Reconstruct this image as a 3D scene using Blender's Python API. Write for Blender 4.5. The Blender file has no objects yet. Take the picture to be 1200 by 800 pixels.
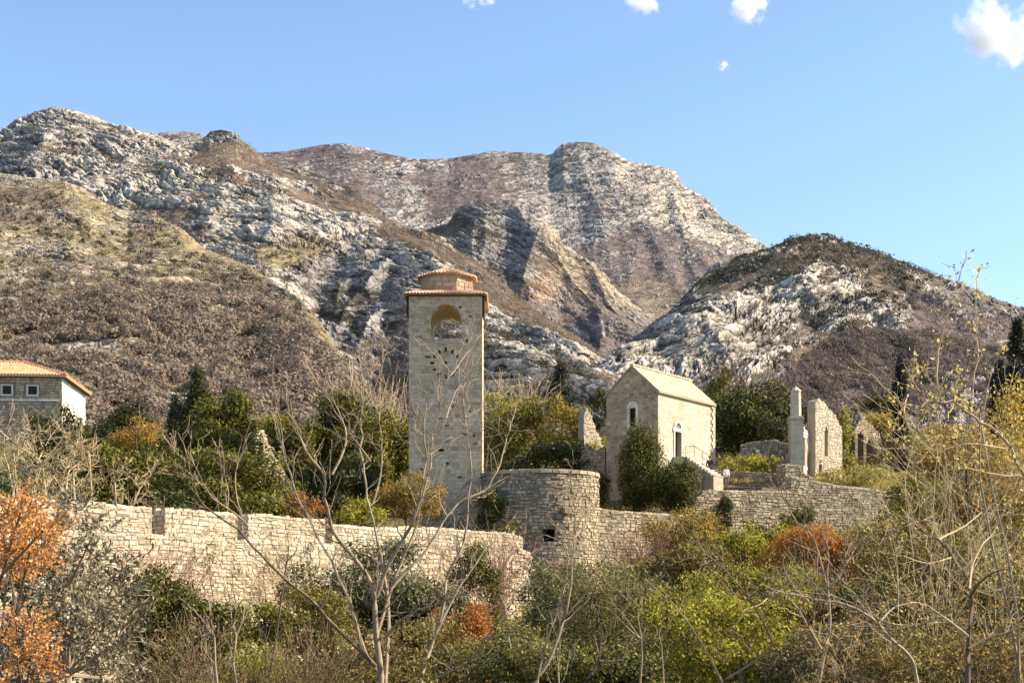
import bpy, math, random
import numpy as np
from mathutils import Vector, Matrix

# ------------------------------------------------------------------ basics
F, CX, HY = 1648.0, 600.0, 720.0            # focal length and horizon, in photo pixels (1200 wide)
scene = bpy.context.scene
COL = scene.collection
R = math.radians

def W(px, py, d):
    """world point seen at photo pixel (px, py) and standing d metres away"""
    return ((px - CX) / F * d, d, (HY - py) / F * d)

# ------------------------------------------------------------------ noise
def _hash(ix, iy, iz, seed):
    h = (ix.astype(np.uint32) * np.uint32(374761393) + iy.astype(np.uint32) * np.uint32(668265263)
         + iz.astype(np.uint32) * np.uint32(2147483647) + np.uint32((seed * 1274126177) & 0xffffffff))
    h = (h ^ (h >> np.uint32(13))) * np.uint32(1274126177)
    h = h ^ (h >> np.uint32(16))
    h = h * np.uint32(2246822519)
    return h ^ (h >> np.uint32(15))

def _grad(h, x, y, z):
    h = h & np.uint32(15)
    u = np.where(h < 8, x, y)
    v = np.where(h < 4, y, np.where((h == 12) | (h == 14), x, z))
    return np.where(h & np.uint32(1), -u, u) + np.where(h & np.uint32(2), -v, v)

def noise(P, seed=0):
    Pf = np.floor(P)
    I = Pf.astype(np.int64)
    f = (P - Pf)
    x, y, z = f[..., 0], f[..., 1], f[..., 2]
    u, v, w = [t * t * t * (t * (t * 6 - 15) + 10) for t in (x, y, z)]
    ix, iy, iz = I[..., 0], I[..., 1], I[..., 2]
    def c(a, b, d):
        return _grad(_hash((ix + a) & 0xffff, (iy + b) & 0xffff, (iz + d) & 0xffff, seed), x - a, y - b, z - d)
    x00 = c(0,0,0) + u * (c(1,0,0) - c(0,0,0)); x10 = c(0,1,0) + u * (c(1,1,0) - c(0,1,0))
    x01 = c(0,0,1) + u * (c(1,0,1) - c(0,0,1)); x11 = c(0,1,1) + u * (c(1,1,1) - c(0,1,1))
    y0 = x00 + v * (x10 - x00); y1 = x01 + v * (x11 - x01)
    return y0 + w * (y1 - y0)

def fbm(P, lam, octs=4, gain=0.5, seed=0, ridged=False, stretch=(1, 1, 1)):
    Q = P / (lam * np.array(stretch, float)); a, s, tot = 1.0, 0.0, 0.0
    for o in range(octs):
        n = noise(Q, seed + o * 17)
        if ridged: n = 1 - 2.2 * np.abs(n) - 0.35
        s = s + a * n; tot += a
        a *= gain; Q = Q * 2.03 + 11.7
    return s / tot

def nrm(n): return (n - n.mean()) / (n.std() + 1e-9)

def blur(A, r, axis):
    k = 2 * r + 1
    pad = [(0, 0)] * A.ndim; pad[axis] = (r + 1, r)
    c = np.cumsum(np.pad(A, pad, mode='edge'), axis=axis)
    n = A.shape[axis]
    return (np.take(c, range(k, k + n), axis=axis) - np.take(c, range(0, n), axis=axis)) / k

def soft(A, r):
    for _ in range(2): A = blur(blur(A, r, 0), r, 1)
    return A

def sstep(a, b, x):
    t = np.clip((x - a) / (b - a), 0, 1); return t * t * (3 - 2 * t)

# ------------------------------------------------------------------ mesh builder
class MB:
    """collects geometry and links it as ONE mesh object"""
    def __init__(s): s.V = []; s.n = 0; s.F = []; s.M = []; s.pv = []; s.pf = []; s.pm = []
    def add(s, V, faces, m=0):
        V = np.asarray(V, float).reshape(-1, 3)
        fa = np.asarray(faces, np.int64)
        s.V.append(V); s.F.append(fa + s.n); s.M.append(np.full(len(fa), m)); s.n += len(V)
    def poly(s, pts, m=0): s.add(pts, [list(range(len(pts)))], m)
    def box(s, c, size, m=0, ax=None, taper=1.0):
        """box with base centre c; size (x, y, z); ax = (ex, ey) horizontal unit axes"""
        ex, ey = ax if ax else ((1, 0, 0), (0, 1, 0))
        ex, ey, c = np.array(ex, float), np.array(ey, float), np.array(c, float)
        V = []
        for k, t in ((0, 1.0), (1, taper)):
            for sx, sy in ((-1, -1), (1, -1), (1, 1), (-1, 1)):
                V.append(c + ex * sx * size[0] / 2 * t + ey * sy * size[1] / 2 * t + np.array((0, 0, k * size[2])))
        s.add(V, [(0,3,2,1),(4,5,6,7),(0,1,5,4),(1,2,6,5),(2,3,7,6),(3,0,4,7)], m)
    def tube(s, pts, rad, sides=4, m=0):
        """tapered tube along pts (pure python, many calls)"""
        n = len(pts)
        if n < 2: return
        base = s.n; V = []
        for i in range(n):
            a = pts[max(i - 1, 0)]; b = pts[min(i + 1, n - 1)]
            dx, dy, dz = b[0]-a[0], b[1]-a[1], b[2]-a[2]
            L = math.sqrt(dx*dx + dy*dy + dz*dz) or 1e-6; dx /= L; dy /= L; dz /= L
            if abs(dz) < 0.95: ux, uy, uz = -dy, dx, 0.0
            else: ux, uy, uz = 0.0, -dz, dy
            l = math.sqrt(ux*ux + uy*uy + uz*uz) or 1e-6; ux /= l; uy /= l; uz /= l
            vx, vy, vz = dy*uz - dz*uy, dz*ux - dx*uz, dx*uy - dy*ux
            r = rad[i]; p = pts[i]
            for k in range(sides):
                c, q = _CS[sides][k]; c *= r; q *= r
                V.append((p[0] + ux*c + vx*q, p[1] + uy*c + vy*q, p[2] + uz*c + vz*q))
        fc = []
        for i in range(n - 1):
            o = i * sides
            for k in range(sides):
                k2 = (k + 1) % sides
                fc.append((o + k, o + k2, o + sides + k2, o + sides + k))
        s.add(V, fc, m)
    def lathe(s, prof, c, seg=16, m=0, a0=0.0, phase=0.0):
        V = []; fc = []
        for r, z in prof:
            for k in range(seg):
                a = phase + 2 * math.pi * k / seg
                V.append((c[0] + r * math.cos(a), c[1] + r * math.sin(a), c[2] + z))
        for i in range(len(prof) - 1):
            for k in range(seg):
                k2 = (k + 1) % seg
                fc.append((i*seg + k, i*seg + k2, (i+1)*seg + k2, (i+1)*seg + k))
        s.add(V, fc, m)
    def build(s, name, mats, parent=None, smooth=False, loc=None):
        V = np.concatenate(s.V) if s.V else np.zeros((0, 3))
        if parent is not None: V = V - np.array(parent.location)
        elif loc is not None: V = V - np.array(loc)
        me = bpy.data.meshes.new(name)
        li = np.concatenate([f.reshape(-1) for f in s.F]); sz = np.concatenate([np.full(len(f), f.shape[1]) for f in s.F])
        me.vertices.add(len(V)); me.vertices.foreach_set('co', V.astype(np.float32).reshape(-1))
        me.loops.add(len(li)); me.loops.foreach_set('vertex_index', li.astype(np.int32))
        me.polygons.add(len(sz))
        st = np.concatenate([[0], np.cumsum(sz)[:-1]])
        me.polygons.foreach_set('loop_start', st.astype(np.int32))
        me.update(calc_edges=True)
        mats = mats if isinstance(mats, (list, tuple)) else [mats]
        for m in mats: me.materials.append(m)
        if len(mats) > 1: me.polygons.foreach_set('material_index', np.concatenate(s.M).astype(np.int32))
        me.polygons.foreach_set('use_smooth', np.full(len(sz), bool(smooth)))
        me.validate()
        o = bpy.data.objects.new(name, me); COL.objects.link(o)
        if parent is not None: o.parent = parent
        elif loc is not None: o.location = loc
        return o
_CS = {k: [(math.cos(2*math.pi*i/k), math.sin(2*math.pi*i/k)) for i in range(k)] for k in range(3, 13)}

def tag(o, label=None, cat=None, group=None, kind=None):
    if label: o['label'] = label
    if cat: o['category'] = cat
    if group: o['group'] = group
    if kind: o['kind'] = kind
    return o

def empty(name, loc, label, cat, group=None):
    o = bpy.data.objects.new(name, None); COL.objects.link(o)
    o.location = loc; o.empty_display_size = 0.3
    return tag(o, label, cat, group)

def leaves(mb, C, N, L, wid=0.45, rng=None, m=0):
    """diamond leaves at C facing roughly N, length L (array)"""
    n = len(C)
    A = rng.normal(size=(n, 3)); A -= (A * N).sum(1, keepdims=True) * N
    A /= np.linalg.norm(A, axis=1, keepdims=True) + 1e-9
    B = np.cross(N, A)
    L = np.asarray(L).reshape(-1, 1)
    V = np.stack([C - A * L * .5, C + B * L * wid * .5, C + A * L * .5, C - B * L * wid * .5], 1).reshape(-1, 3)
    mb.add(V, np.arange(n * 4).reshape(-1, 4), m)

def unit(X): return X / (np.linalg.norm(X, axis=-1, keepdims=True) + 1e-9)

# ------------------------------------------------------------------ materials
def newmat(name):
    m = bpy.data.materials.new(name); m.use_nodes = True
    t = m.node_tree; b = t.nodes['Principled BSDF']
    b.inputs['Roughness'].default_value = 0.9
    b.inputs['Specular IOR Level'].default_value = 0.2
    return m, t, b

def nd(t, typ, **kw):
    n = t.nodes.new(typ)
    for k, v in kw.items():
        if k in n.inputs: n.inputs[k].default_value = v
        else: setattr(n, k, v)
    return n

def ramp(t, stops, interp='LINEAR'):
    r = t.nodes.new('ShaderNodeValToRGB'); r.color_ramp.interpolation = interp
    e = r.color_ramp.elements
    while len(e) > 1: e.remove(e[-1])
    e[0].position = stops[0][0]; e[0].color = (*stops[0][1], 1)
    for p, c in stops[1:]:
        x = e.new(p); x.color = (*c, 1)
    return r

def mix(t, a, b, fac, mode='MIX'):
    n = t.nodes.new('ShaderNodeMix'); n.data_type = 'RGBA'; n.blend_type = mode
    L = t.links
    for sock, v in ((n.inputs[0], fac), (n.inputs[6], a), (n.inputs[7], b)):
        if hasattr(v, 'is_output'): L.new(v, sock)
        elif isinstance(v, (int, float)): sock.default_value = v
        else: sock.default_value = (*v, 1)
    return n.outputs[2]

def stone_mat(name, cols, dirt=(.10, .085, .06), dirt_amt=.5, bump=.5, dscale=.35):
    """each stone (mesh island) gets its own tint; weathering patches and grain over all"""
    m, t, b = newmat(name); L = t.links
    g = nd(t, 'ShaderNodeNewGeometry'); tc = nd(t, 'ShaderNodeTexCoord')
    n = len(cols)
    r = ramp(t, [(i / max(n - 1, 1), c) for i, c in enumerate(cols)], 'LINEAR')
    L.new(g.outputs['Random Per Island'], r.inputs[0])
    n1 = nd(t, 'ShaderNodeTexNoise', Scale=dscale, Detail=8.0, Roughness=.7); L.new(tc.outputs['Object'], n1.inputs['Vector'])
    r1 = ramp(t, [(.42, (0, 0, 0)), (.68, (1, 1, 1))]); L.new(n1.outputs[0], r1.inputs[0])
    mu = nd(t, 'ShaderNodeMath', operation='MULTIPLY'); mu.inputs[1].default_value = dirt_amt; L.new(r1.outputs[0], mu.inputs[0])
    c = mix(t, r.outputs[0], dirt, mu.outputs[0])
    n2 = nd(t, 'ShaderNodeTexNoise', Scale=6.0, Detail=6.0, Roughness=.7); L.new(tc.outputs['Object'], n2.inputs['Vector'])
    r2 = ramp(t, [(.3, (.6, .6, .6)), (.7, (1.2, 1.2, 1.2))]); L.new(n2.outputs[0], r2.inputs[0])
    c = mix(t, c, r2.outputs[0], 1.0, 'MULTIPLY')
    L.new(c, b.inputs['Base Color'])
    n3 = nd(t, 'ShaderNodeTexNoise', Scale=28.0, Detail=4.0); L.new(tc.outputs['Object'], n3.inputs['Vector'])
    bp = nd(t, 'ShaderNodeBump', Strength=bump * .6, Distance=.006); L.new(n3.outputs[0], bp.inputs['Height']); L.new(bp.outputs[0], b.inputs['Normal'])
    return m

def leaf_mat(name, cols, trans=.35, rough=.55, isl=.55, ns=.9):
    m, t, b = newmat(name); L = t.links
    g = nd(t, 'ShaderNodeNewGeometry'); tc = nd(t, 'ShaderNodeTexCoord')
    n = len(cols)
    nz = nd(t, 'ShaderNodeTexNoise', Scale=ns, Detail=3.0); L.new(tc.outputs['Object'], nz.inputs['Vector'])
    ad = nd(t, 'ShaderNodeMath', operation='MULTIPLY_ADD'); L.new(g.outputs['Random Per Island'], ad.inputs[0]); ad.inputs[1].default_value = isl
    mm = nd(t, 'ShaderNodeMath', operation='MULTIPLY'); L.new(nz.outputs[0], mm.inputs[0]); mm.inputs[1].default_value = 1 - isl
    L.new(mm.outputs[0], ad.inputs[2])
    r = ramp(t, [(i / max(n - 1, 1), c) for i, c in enumerate(cols)]); L.new(ad.outputs[0], r.inputs[0])
    L.new(r.outputs[0], b.inputs['Base Color']); b.inputs['Roughness'].default_value = rough
    tr = nd(t, 'ShaderNodeBsdfTranslucent'); L.new(r.outputs[0], tr.inputs['Color'])
    ms = nd(t, 'ShaderNodeMixShader'); ms.inputs[0].default_value = trans
    L.new(b.outputs[0], ms.inputs[1]); L.new(tr.outputs[0], ms.inputs[2])
    L.new(ms.outputs[0], t.nodes['Material Output'].inputs['Surface'])
    return m

def bark_mat(name, c1, c2, scale=3.0):
    m, t, b = newmat(name); L = t.links
    tc = nd(t, 'ShaderNodeTexCoord'); g = nd(t, 'ShaderNodeNewGeometry')
    n1 = nd(t, 'ShaderNodeTexNoise', Scale=scale, Detail=6.0, Roughness=.7); L.new(tc.outputs['Object'], n1.inputs['Vector'])
    mx = nd(t, 'ShaderNodeMath', operation='MULTIPLY_ADD'); L.new(g.outputs['Random Per Island'], mx.inputs[0]); mx.inputs[1].default_value = .5
    L.new(n1.outputs[0], mx.inputs[2])
    r = ramp(t, [(.35, c1), (.95, c2)]); L.new(mx.outputs[0], r.inputs[0]); L.new(r.outputs[0], b.inputs['Base Color'])
    return m

def plain(name, c, rough=.8, nscale=4.0, amt=.25, metal=0.0):
    m, t, b = newmat(name); L = t.links
    tc = nd(t, 'ShaderNodeTexCoord')
    n1 = nd(t, 'ShaderNodeTexNoise', Scale=nscale, Detail=6.0, Roughness=.7); L.new(tc.outputs['Object'], n1.inputs['Vector'])
    r = ramp(t, [(.25, tuple(x * (1 - amt) for x in c)), (.75, tuple(x * (1 + amt) for x in c))]); L.new(n1.outputs[0], r.inputs[0])
    L.new(r.outputs[0], b.inputs['Base Color']); b.inputs['Roughness'].default_value = rough; b.inputs['Metallic'].default_value = metal
    return m

M = {}
M['wall_stone'] = stone_mat('sunlit_limestone', [(.60,.515,.37), (.70,.61,.46), (.40,.33,.235), (.66,.565,.41), (.48,.40,.29), (.74,.67,.53), (.54,.43,.30)], dirt=(.20,.165,.115), dirt_amt=.5)
M['wall_mortar'] = plain('wall_mortar', (.30,.24,.165), .95, 2.0, .4)
M['rough_stone'] = stone_mat('weathered_rubble', [(.44,.355,.24), (.54,.45,.32), (.29,.235,.165), (.48,.385,.26), (.58,.495,.37)], dirt_amt=.6)
M['rough_mortar'] = plain('rubble_mortar', (.17,.13,.085), .95, 2.0, .4)
M['tower_stone'] = stone_mat('tower_ashlar', [(.62,.465,.29), (.70,.545,.365), (.54,.405,.26), (.66,.505,.325), (.74,.59,.41), (.62,.47,.31), (.40,.29,.18)], dirt_amt=.3, bump=.4, dscale=.5)
M['tower_mortar'] = plain('tower_mortar', (.34,.26,.17), .95, 2.0, .3)
M['ochre'] = plain('ochre_lit_plaster', (.80,.62,.34), .9, 2.0, .2)  # warm light under the tower arch is put into this plaster colour
M['brick'] = stone_mat('drum_stone', [(.50,.34,.22), (.58,.42,.28), (.36,.22,.14), (.54,.38,.25)], dirt_amt=.3, bump=.4)
M['chapel_stone'] = stone_mat('chapel_limestone', [(.52,.46,.355), (.59,.53,.42), (.45,.39,.29), (.55,.49,.38), (.62,.56,.45)], dirt=(.26,.20,.13), dirt_amt=.45, bump=.35)
M['chapel_mortar'] = plain('chapel_mortar', (.36,.30,.215), .95, 2.0, .2)
M['roof_slab'] = stone_mat('roof_slabs', [(.54,.45,.30), (.62,.53,.37), (.46,.38,.25), (.58,.49,.33)], dirt=(.40,.32,.18), dirt_amt=.3, bump=.2)
M['white_stone'] = stone_mat('pale_dressed_stone', [(.70,.66,.57), (.76,.72,.64), (.62,.57,.47)], dirt=(.35,.29,.2), dirt_amt=.3, bump=.2)
M['pale_stone'] = stone_mat('pale_ruin_stone', [(.50,.43,.32), (.58,.51,.39), (.44,.37,.27)], dirt=(.3,.24,.16), dirt_amt=.4, bump=.3)
M['tile'] = stone_mat('clay_tiles', [(.62,.40,.25), (.70,.50,.34), (.54,.31,.19), (.72,.56,.41)], dirt=(.30,.2,.13), dirt_amt=.3, bump=.2)
M['house_tile'] = stone_mat('orange_clay_tiles', [(.64,.34,.18), (.72,.45,.28), (.56,.26,.12), (.66,.40,.25)], dirt=(.4,.2,.1), dirt_amt=.2, bump=.2)
M['wood'] = plain('dark_wood', (.035,.022,.015), .7)
M['dark'] = plain('dark_glass', (.02,.02,.022), .3)
M['iron'] = plain('rusted_iron', (.16,.10,.07), .6)
M['plaque'] = plain('white_plaque', (.78,.77,.73), .6, 4, .05)
# foliage: dark low ends put some shade between leaves into the colour
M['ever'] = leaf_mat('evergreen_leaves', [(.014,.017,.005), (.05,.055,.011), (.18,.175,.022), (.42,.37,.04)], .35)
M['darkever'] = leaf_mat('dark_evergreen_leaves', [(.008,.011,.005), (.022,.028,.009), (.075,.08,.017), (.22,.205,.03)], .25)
M['conifer'] = leaf_mat('conifer_sprays', [(.010,.014,.008), (.018,.024,.011), (.03,.036,.015)], .15)
M['lime'] = leaf_mat('lime_leaves', [(.10,.10,.015), (.30,.28,.03), (.50,.45,.05), (.60,.54,.09)], .45)
M['olive'] = leaf_mat('olive_leaves', [(.03,.03,.014), (.10,.097,.042), (.24,.225,.10), (.42,.39,.21)], .25)
M['silver'] = leaf_mat('silver_olive_leaves', [(.025,.025,.014), (.08,.077,.04), (.28,.255,.155), (.66,.60,.43)], .25, .45)
M['rust'] = leaf_mat('rust_leaves', [(.24,.075,.015), (.38,.14,.028), (.48,.20,.045), (.32,.15,.045)], .45)
M['ochre_leaf'] = leaf_mat('ochre_leaves', [(.24,.13,.022), (.38,.22,.04), (.46,.29,.06), (.26,.20,.05)], .45)
M['orange_leaf'] = leaf_mat('orange_autumn_leaves', [(.42,.15,.03), (.62,.26,.06), (.74,.42,.16), (.68,.50,.28)], .4)
M['yellow_leaf'] = leaf_mat('yellow_autumn_leaves', [(.40,.29,.05), (.54,.42,.09), (.64,.55,.20), (.44,.28,.05)], .4)
M['dry'] = leaf_mat('dry_scrub', [(.04,.024,.010), (.13,.085,.034), (.28,.195,.08), (.46,.34,.15)], .25)
M['mixgreen'] = leaf_mat('mixed_shrub_leaves', [(.03,.027,.007), (.11,.10,.02), (.26,.24,.04), (.46,.42,.07)], .35)
M['grass'] = leaf_mat('terrace_grass', [(.20,.19,.035), (.34,.30,.06), (.46,.39,.10), (.50,.40,.15)], .4)
M['farwood'] = leaf_mat('bare_far_trees', [(.11,.083,.058), (.19,.148,.108), (.27,.215,.16), (.36,.30,.23)], .3, .9, .2, .09)
M['farwood_grey'] = leaf_mat('bare_far_trees_grey', [(.085,.066,.058), (.13,.103,.09), (.18,.145,.125), (.24,.20,.17)], .3, .9, .2, .09)
M['fargreen'] = leaf_mat('far_green_shrubs', [(.018,.022,.012), (.04,.045,.02), (.065,.066,.03)], .2)
M['bark_pale'] = bark_mat('pale_bark', (.045,.03,.02), (.36,.28,.19))
M['bark_mid'] = bark_mat('grey_brown_bark', (.13,.095,.065), (.40,.32,.23))
M['bark_dark'] = bark_mat('dark_bark', (.05,.036,.026), (.15,.11,.08))
M['twig_tan'] = bark_mat('tan_twigs', (.20,.14,.075), (.56,.43,.26))
M['twig_red'] = bark_mat('reddish_twigs', (.16,.085,.055), (.36,.22,.15))
M['twig_brown'] = bark_mat('brown_twigs', (.06,.038,.02), (.22,.15,.08))
# ------------------------------------------------------------------ near ground
GP = np.array([
 (0,0,-1.9),(-15,0,-2.2),(15,0,-1.8),(0,-30,-1.6),(-60,-30,-1),(60,-30,-1),
 (0,15,-3),(-20,20,-4),(20,20,-3.4),(0,35,-4.6),(-25,35,-5),(25,35,-4),(50,35,-2),(-50,35,-5),
 (-30,47,-5.5),(-19,56,-4.8),(-8,68,-3.6),(0,80,-2),(-34,64,2.2),(-26,66,2.5),(-16,77,2.5),(-6,89,3),(-6,100,3.5),(-25,88,4.5),
 (2,86,-1),(2,99,7),(9,90,1.2),(9,101,7),(16,95,3),(24,96,4),(28,95,4.2),(15.5,105,9.2),(22,105,9.2),
 (12,117,11.6),(18,114,11.2),(26,113,10.6),(36,112,10),(36,90,4.4),(45,70,1),(50,100,8),(10,103.5,8),(30,106,9.5),
 (-42,130,15.5),(-50,142,17),(-20,120,8.5),(0,125,10),(10,132,13),(30,140,16),(50,140,17),(-70,120,13),
 (-120,210,28),(-60,210,27),(0,210,26),(60,210,27),(120,210,29),(-120,100,12),(120,100,14),(-120,50,1),(120,50,5),(-120,-30,0),(120,-30,0)], float)
def _tps(r2): return np.where(r2 > 0, r2 * np.log(r2 + 1e-9) * .5, 0)
YW = ([-30, .66, 1.9, 5, 13, 20.6, 29.5, 36], [51, 88.6, 95, 95, 99.8, 104.1, 107.9, 111])
_up = [(-34,64,2.2),(-26,66,2.5),(-16,77,2.5),(-6,89,3),(-6,100,3.5),(-25,88,4.5),(2,99,7),(9,101,7),(15.5,105,9.2),(22,107,9.6),(10,103.5,8),(30,110,9.8),(-30,55,2.2),(-14,74,2.5),(0,91,4.5),(5,97,6),(12,102,7.8),(18,105,9.0)]
_lo = [(2,86,-1.5),(-5,80,-2.6),(2,90,-1),(6,92,.2),(12,97.5,2.2),(16,97,2.6),(20,102,3.4),(24,103,3.8),(28,104,4.2),(24,96,3.6)]
_sh = [tuple(p) for p in GP if tuple(p) not in _up and not (abs(p[0]) < 35 and 60 < p[1] < 112 and tuple(p) not in [(-8.,68.,-3.6),(0.,80.,-2.)])]
def _fit(P):
    P = np.array(P, float); n = len(P); A = np.zeros((n + 3, n + 3)); d2 = ((P[:, None, :2] - P[None, :, :2]) ** 2).sum(-1)
    A[:n, :n] = _tps(d2) + np.eye(n) * .4
    A[:n, n:] = np.c_[np.ones(n), P[:, :2]]; A[n:, :n] = A[:n, n:].T
    return P, np.linalg.solve(A, np.r_[P[:, 2], 0, 0, 0])
SURF = [_fit(_sh + _lo), _fit(_sh + _up)]
_n = len(GP); _A = np.zeros((_n + 3, _n + 3)); _d2 = ((GP[:, None, :2] - GP[None, :, :2]) ** 2).sum(-1)
_A[:_n, :_n] = _tps(_d2) + np.eye(_n) * 2.0
_A[:_n, _n:] = np.c_[np.ones(_n), GP[:, :2]]; _A[_n:, :_n] = _A[:_n, _n:].T
_c = np.linalg.solve(_A, np.r_[GP[:, 2], 0, 0, 0])
def ground(x, y):
    x = np.clip(np.asarray(x, float), -120, 120); y = np.clip(np.asarray(y, float), -30, 210)
    sh = np.broadcast(x, y).shape; X = np.broadcast_to(x, sh).ravel(); Y = np.broadcast_to(y, sh).ravel()
    out = np.empty(len(X))
    for a in range(0, len(X), 20000):
        s = slice(a, a + 20000); h = []
        for (P, c) in SURF:
            n = len(P); d2 = (X[s, None] - P[None, :, 0]) ** 2 + (Y[s, None] - P[None, :, 1]) ** 2
            h.append(_tps(d2) @ c[:n] + c[n] + c[n+1] * X[s] + c[n+2] * Y[s])
        yw = np.interp(X[s], *YW); inside = sstep(-44, -36, X[s]) * (1 - sstep(36, 46, X[s]))
        w = np.where(inside > 0, sstep(-.6, .6, (Y[s] - yw - .3)), .5)
        w = w * inside + .5 * (1 - inside)
        out[s] = h[0] * (1 - w) + h[1] * w
    return out.reshape(sh)
def gz(x, y): return float(ground(np.array([x]), np.array([y]))[0])

def grid_faces(nr, nc):
    i = np.arange(nr - 1)[:, None] * nc + np.arange(nc - 1)[None, :]
    return np.stack([i, i + 1, i + nc + 1, i + nc], -1).reshape(-1, 4)

gx = np.r_[-900, -500, -300, -200, np.arange(-130, 130.1, 1.0), 200, 300, 500, 900]
gy = np.r_[-600, -300, -120, -60, np.arange(-30, 215.1, 1.0), 300]
GX, GY = np.meshgrid(gx, gy)
GZ = ground(GX, GY)
P = np.stack([GX, GY, GZ], -1)
GZ = GZ + .35 * fbm(P, 6, 3, seed=3) + .9 * fbm(P, 25, 2, seed=5)
mb = MB(); mb.add(np.stack([GX, GY, GZ], -1), grid_faces(len(gy), len(gx)))
m, t, b = newmat('dry_hillside_soil'); L = t.links
tc = nd(t, 'ShaderNodeTexCoord')
n1 = nd(t, 'ShaderNodeTexNoise', Scale=.25, Detail=9.0, Roughness=.75); L.new(tc.outputs['Object'], n1.inputs['Vector'])
r = ramp(t, [(.3, (.045,.036,.02)), (.45, (.10,.08,.04)), (.6, (.17,.14,.065)), (.72, (.11,.115,.035))]); L.new(n1.outputs[0], r.inputs[0]); L.new(r.outputs[0], b.inputs['Base Color'])
n2 = nd(t, 'ShaderNodeTexNoise', Scale=3.0, Detail=8.0); L.new(tc.outputs['Object'], n2.inputs['Vector'])
bp = nd(t, 'ShaderNodeBump', Strength=.9, Distance=.2); L.new(n2.outputs[0], bp.inputs['Height']); L.new(bp.outputs[0], b.inputs['Normal'])
tag(mb.build('ground', m, smooth=True), kind='structure')

# ------------------------------------------------------------------ mountains
def mountain_mat(strata, lam):
    """limestone and scrub: colours set per point, broken by joints and bedding cracks where there is bare rock"""
    m, t, b = newmat('mountain_rock_and_scrub'); L = t.links
    a = nd(t, 'ShaderNodeAttribute', attribute_name='Col'); tc = nd(t, 'ShaderNodeTexCoord')
    ar = nd(t, 'ShaderNodeAttribute', attribute_name='rock')
    mp = nd(t, 'ShaderNodeMapping', vector_type='POINT'); mp.inputs['Rotation'].default_value = (0, strata, 0); L.new(tc.outputs['Object'], mp.inputs[0])
    nw = nd(t, 'ShaderNodeTexNoise', Scale=.05 / lam, Detail=4.0); L.new(tc.outputs['Object'], nw.inputs['Vector'])
    wv = nd(t, 'ShaderNodeVectorMath', operation='MULTIPLY_ADD'); wv.inputs[1].default_value = (16 * lam,) * 3; L.new(nw.outputs['Color'], wv.inputs[0]); L.new(mp.outputs[0], wv.inputs[2])
    edges = []
    for s, (kx, ky, kz), w in ((1, (.045, .06, .17), .075), (2, (.11, .12, .42), .10)):
        sc = nd(t, 'ShaderNodeVectorMath', operation='MULTIPLY'); sc.inputs[1].default_value = (kx / lam, ky / lam, kz / lam); L.new(wv.outputs[0], sc.inputs[0])
        vo = nd(t, 'ShaderNodeTexVoronoi', feature='DISTANCE_TO_EDGE', Scale=1.0); L.new(sc.outputs[0], vo.inputs['Vector'])
        r = ramp(t, [(0.0, (.16,.15,.14)), (w, (1, 1, 1))]); L.new(vo.outputs['Distance'], r.inputs[0]); edges.append((r, vo))
    n1 = nd(t, 'ShaderNodeTexNoise', Scale=.4 / lam, Detail=7.0, Roughness=.78); L.new(tc.outputs['Object'], n1.inputs['Vector'])
    r = ramp(t, [(.3, (.5,.5,.5)), (.7, (1.4,1.4,1.4))]); L.new(n1.outputs[0], r.inputs[0])
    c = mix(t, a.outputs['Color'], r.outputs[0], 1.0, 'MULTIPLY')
    f1 = nd(t, 'ShaderNodeMath', operation='MULTIPLY'); f1.inputs[1].default_value = .8; L.new(ar.outputs['Fac'], f1.inputs[0])
    c = mix(t, c, edges[0][0].outputs[0], f1.outputs[0], 'MULTIPLY')
    f2 = nd(t, 'ShaderNodeMath', operation='MULTIPLY'); f2.inputs[1].default_value = .55; L.new(ar.outputs['Fac'], f2.inputs[0])
    c = mix(t, c, edges[1][0].outputs[0], f2.outputs[0], 'MULTIPLY')
    L.new(c, b.inputs['Base Color'])
    ad = nd(t, 'ShaderNodeMath', operation='MULTIPLY_ADD'); L.new(edges[0][0].outputs[0], ad.inputs[0]); ad.inputs[1].default_value = .8; L.new(n1.outputs[0], ad.inputs[2])
    bp = nd(t, 'ShaderNodeBump', Strength=.7, Distance=1.2 * lam); L.new(ad.outputs[0], bp.inputs['Height']); L.new(bp.outputs[0], b.inputs['Normal'])
    b.inputs['Specular IOR Level'].default_value = .05
    return m

def inpoly(px, py, poly):
    r = np.zeros(px.shape, bool); n = len(poly)
    for i in range(n):
        x1, y1 = poly[i]; x2, y2 = poly[(i + 1) % n]
        if y1 == y2: continue
        c = ((y1 > py) != (y2 > py)) & (px < (x2 - x1) * (py - y1) / (y2 - y1) + x1)
        r ^= c
    return r

C = dict(olive=(.20,.16,.10), hazed_grey=(.315,.298,.285), white=(.43,.39,.33), grey=(.24,.226,.215), brown=(.155,.122,.094), dark=(.055,.05,.040), tan=(.30,.25,.175),  # far summit grey: cool distance haze put into the rock colour
         yellow=(.255,.205,.12), green=(.055,.06,.028), pink=(.36,.25,.18), purple=(.13,.104,.10), warm=(.33,.275,.205))
C = {k: np.array(v) for k, v in C.items()}

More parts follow.
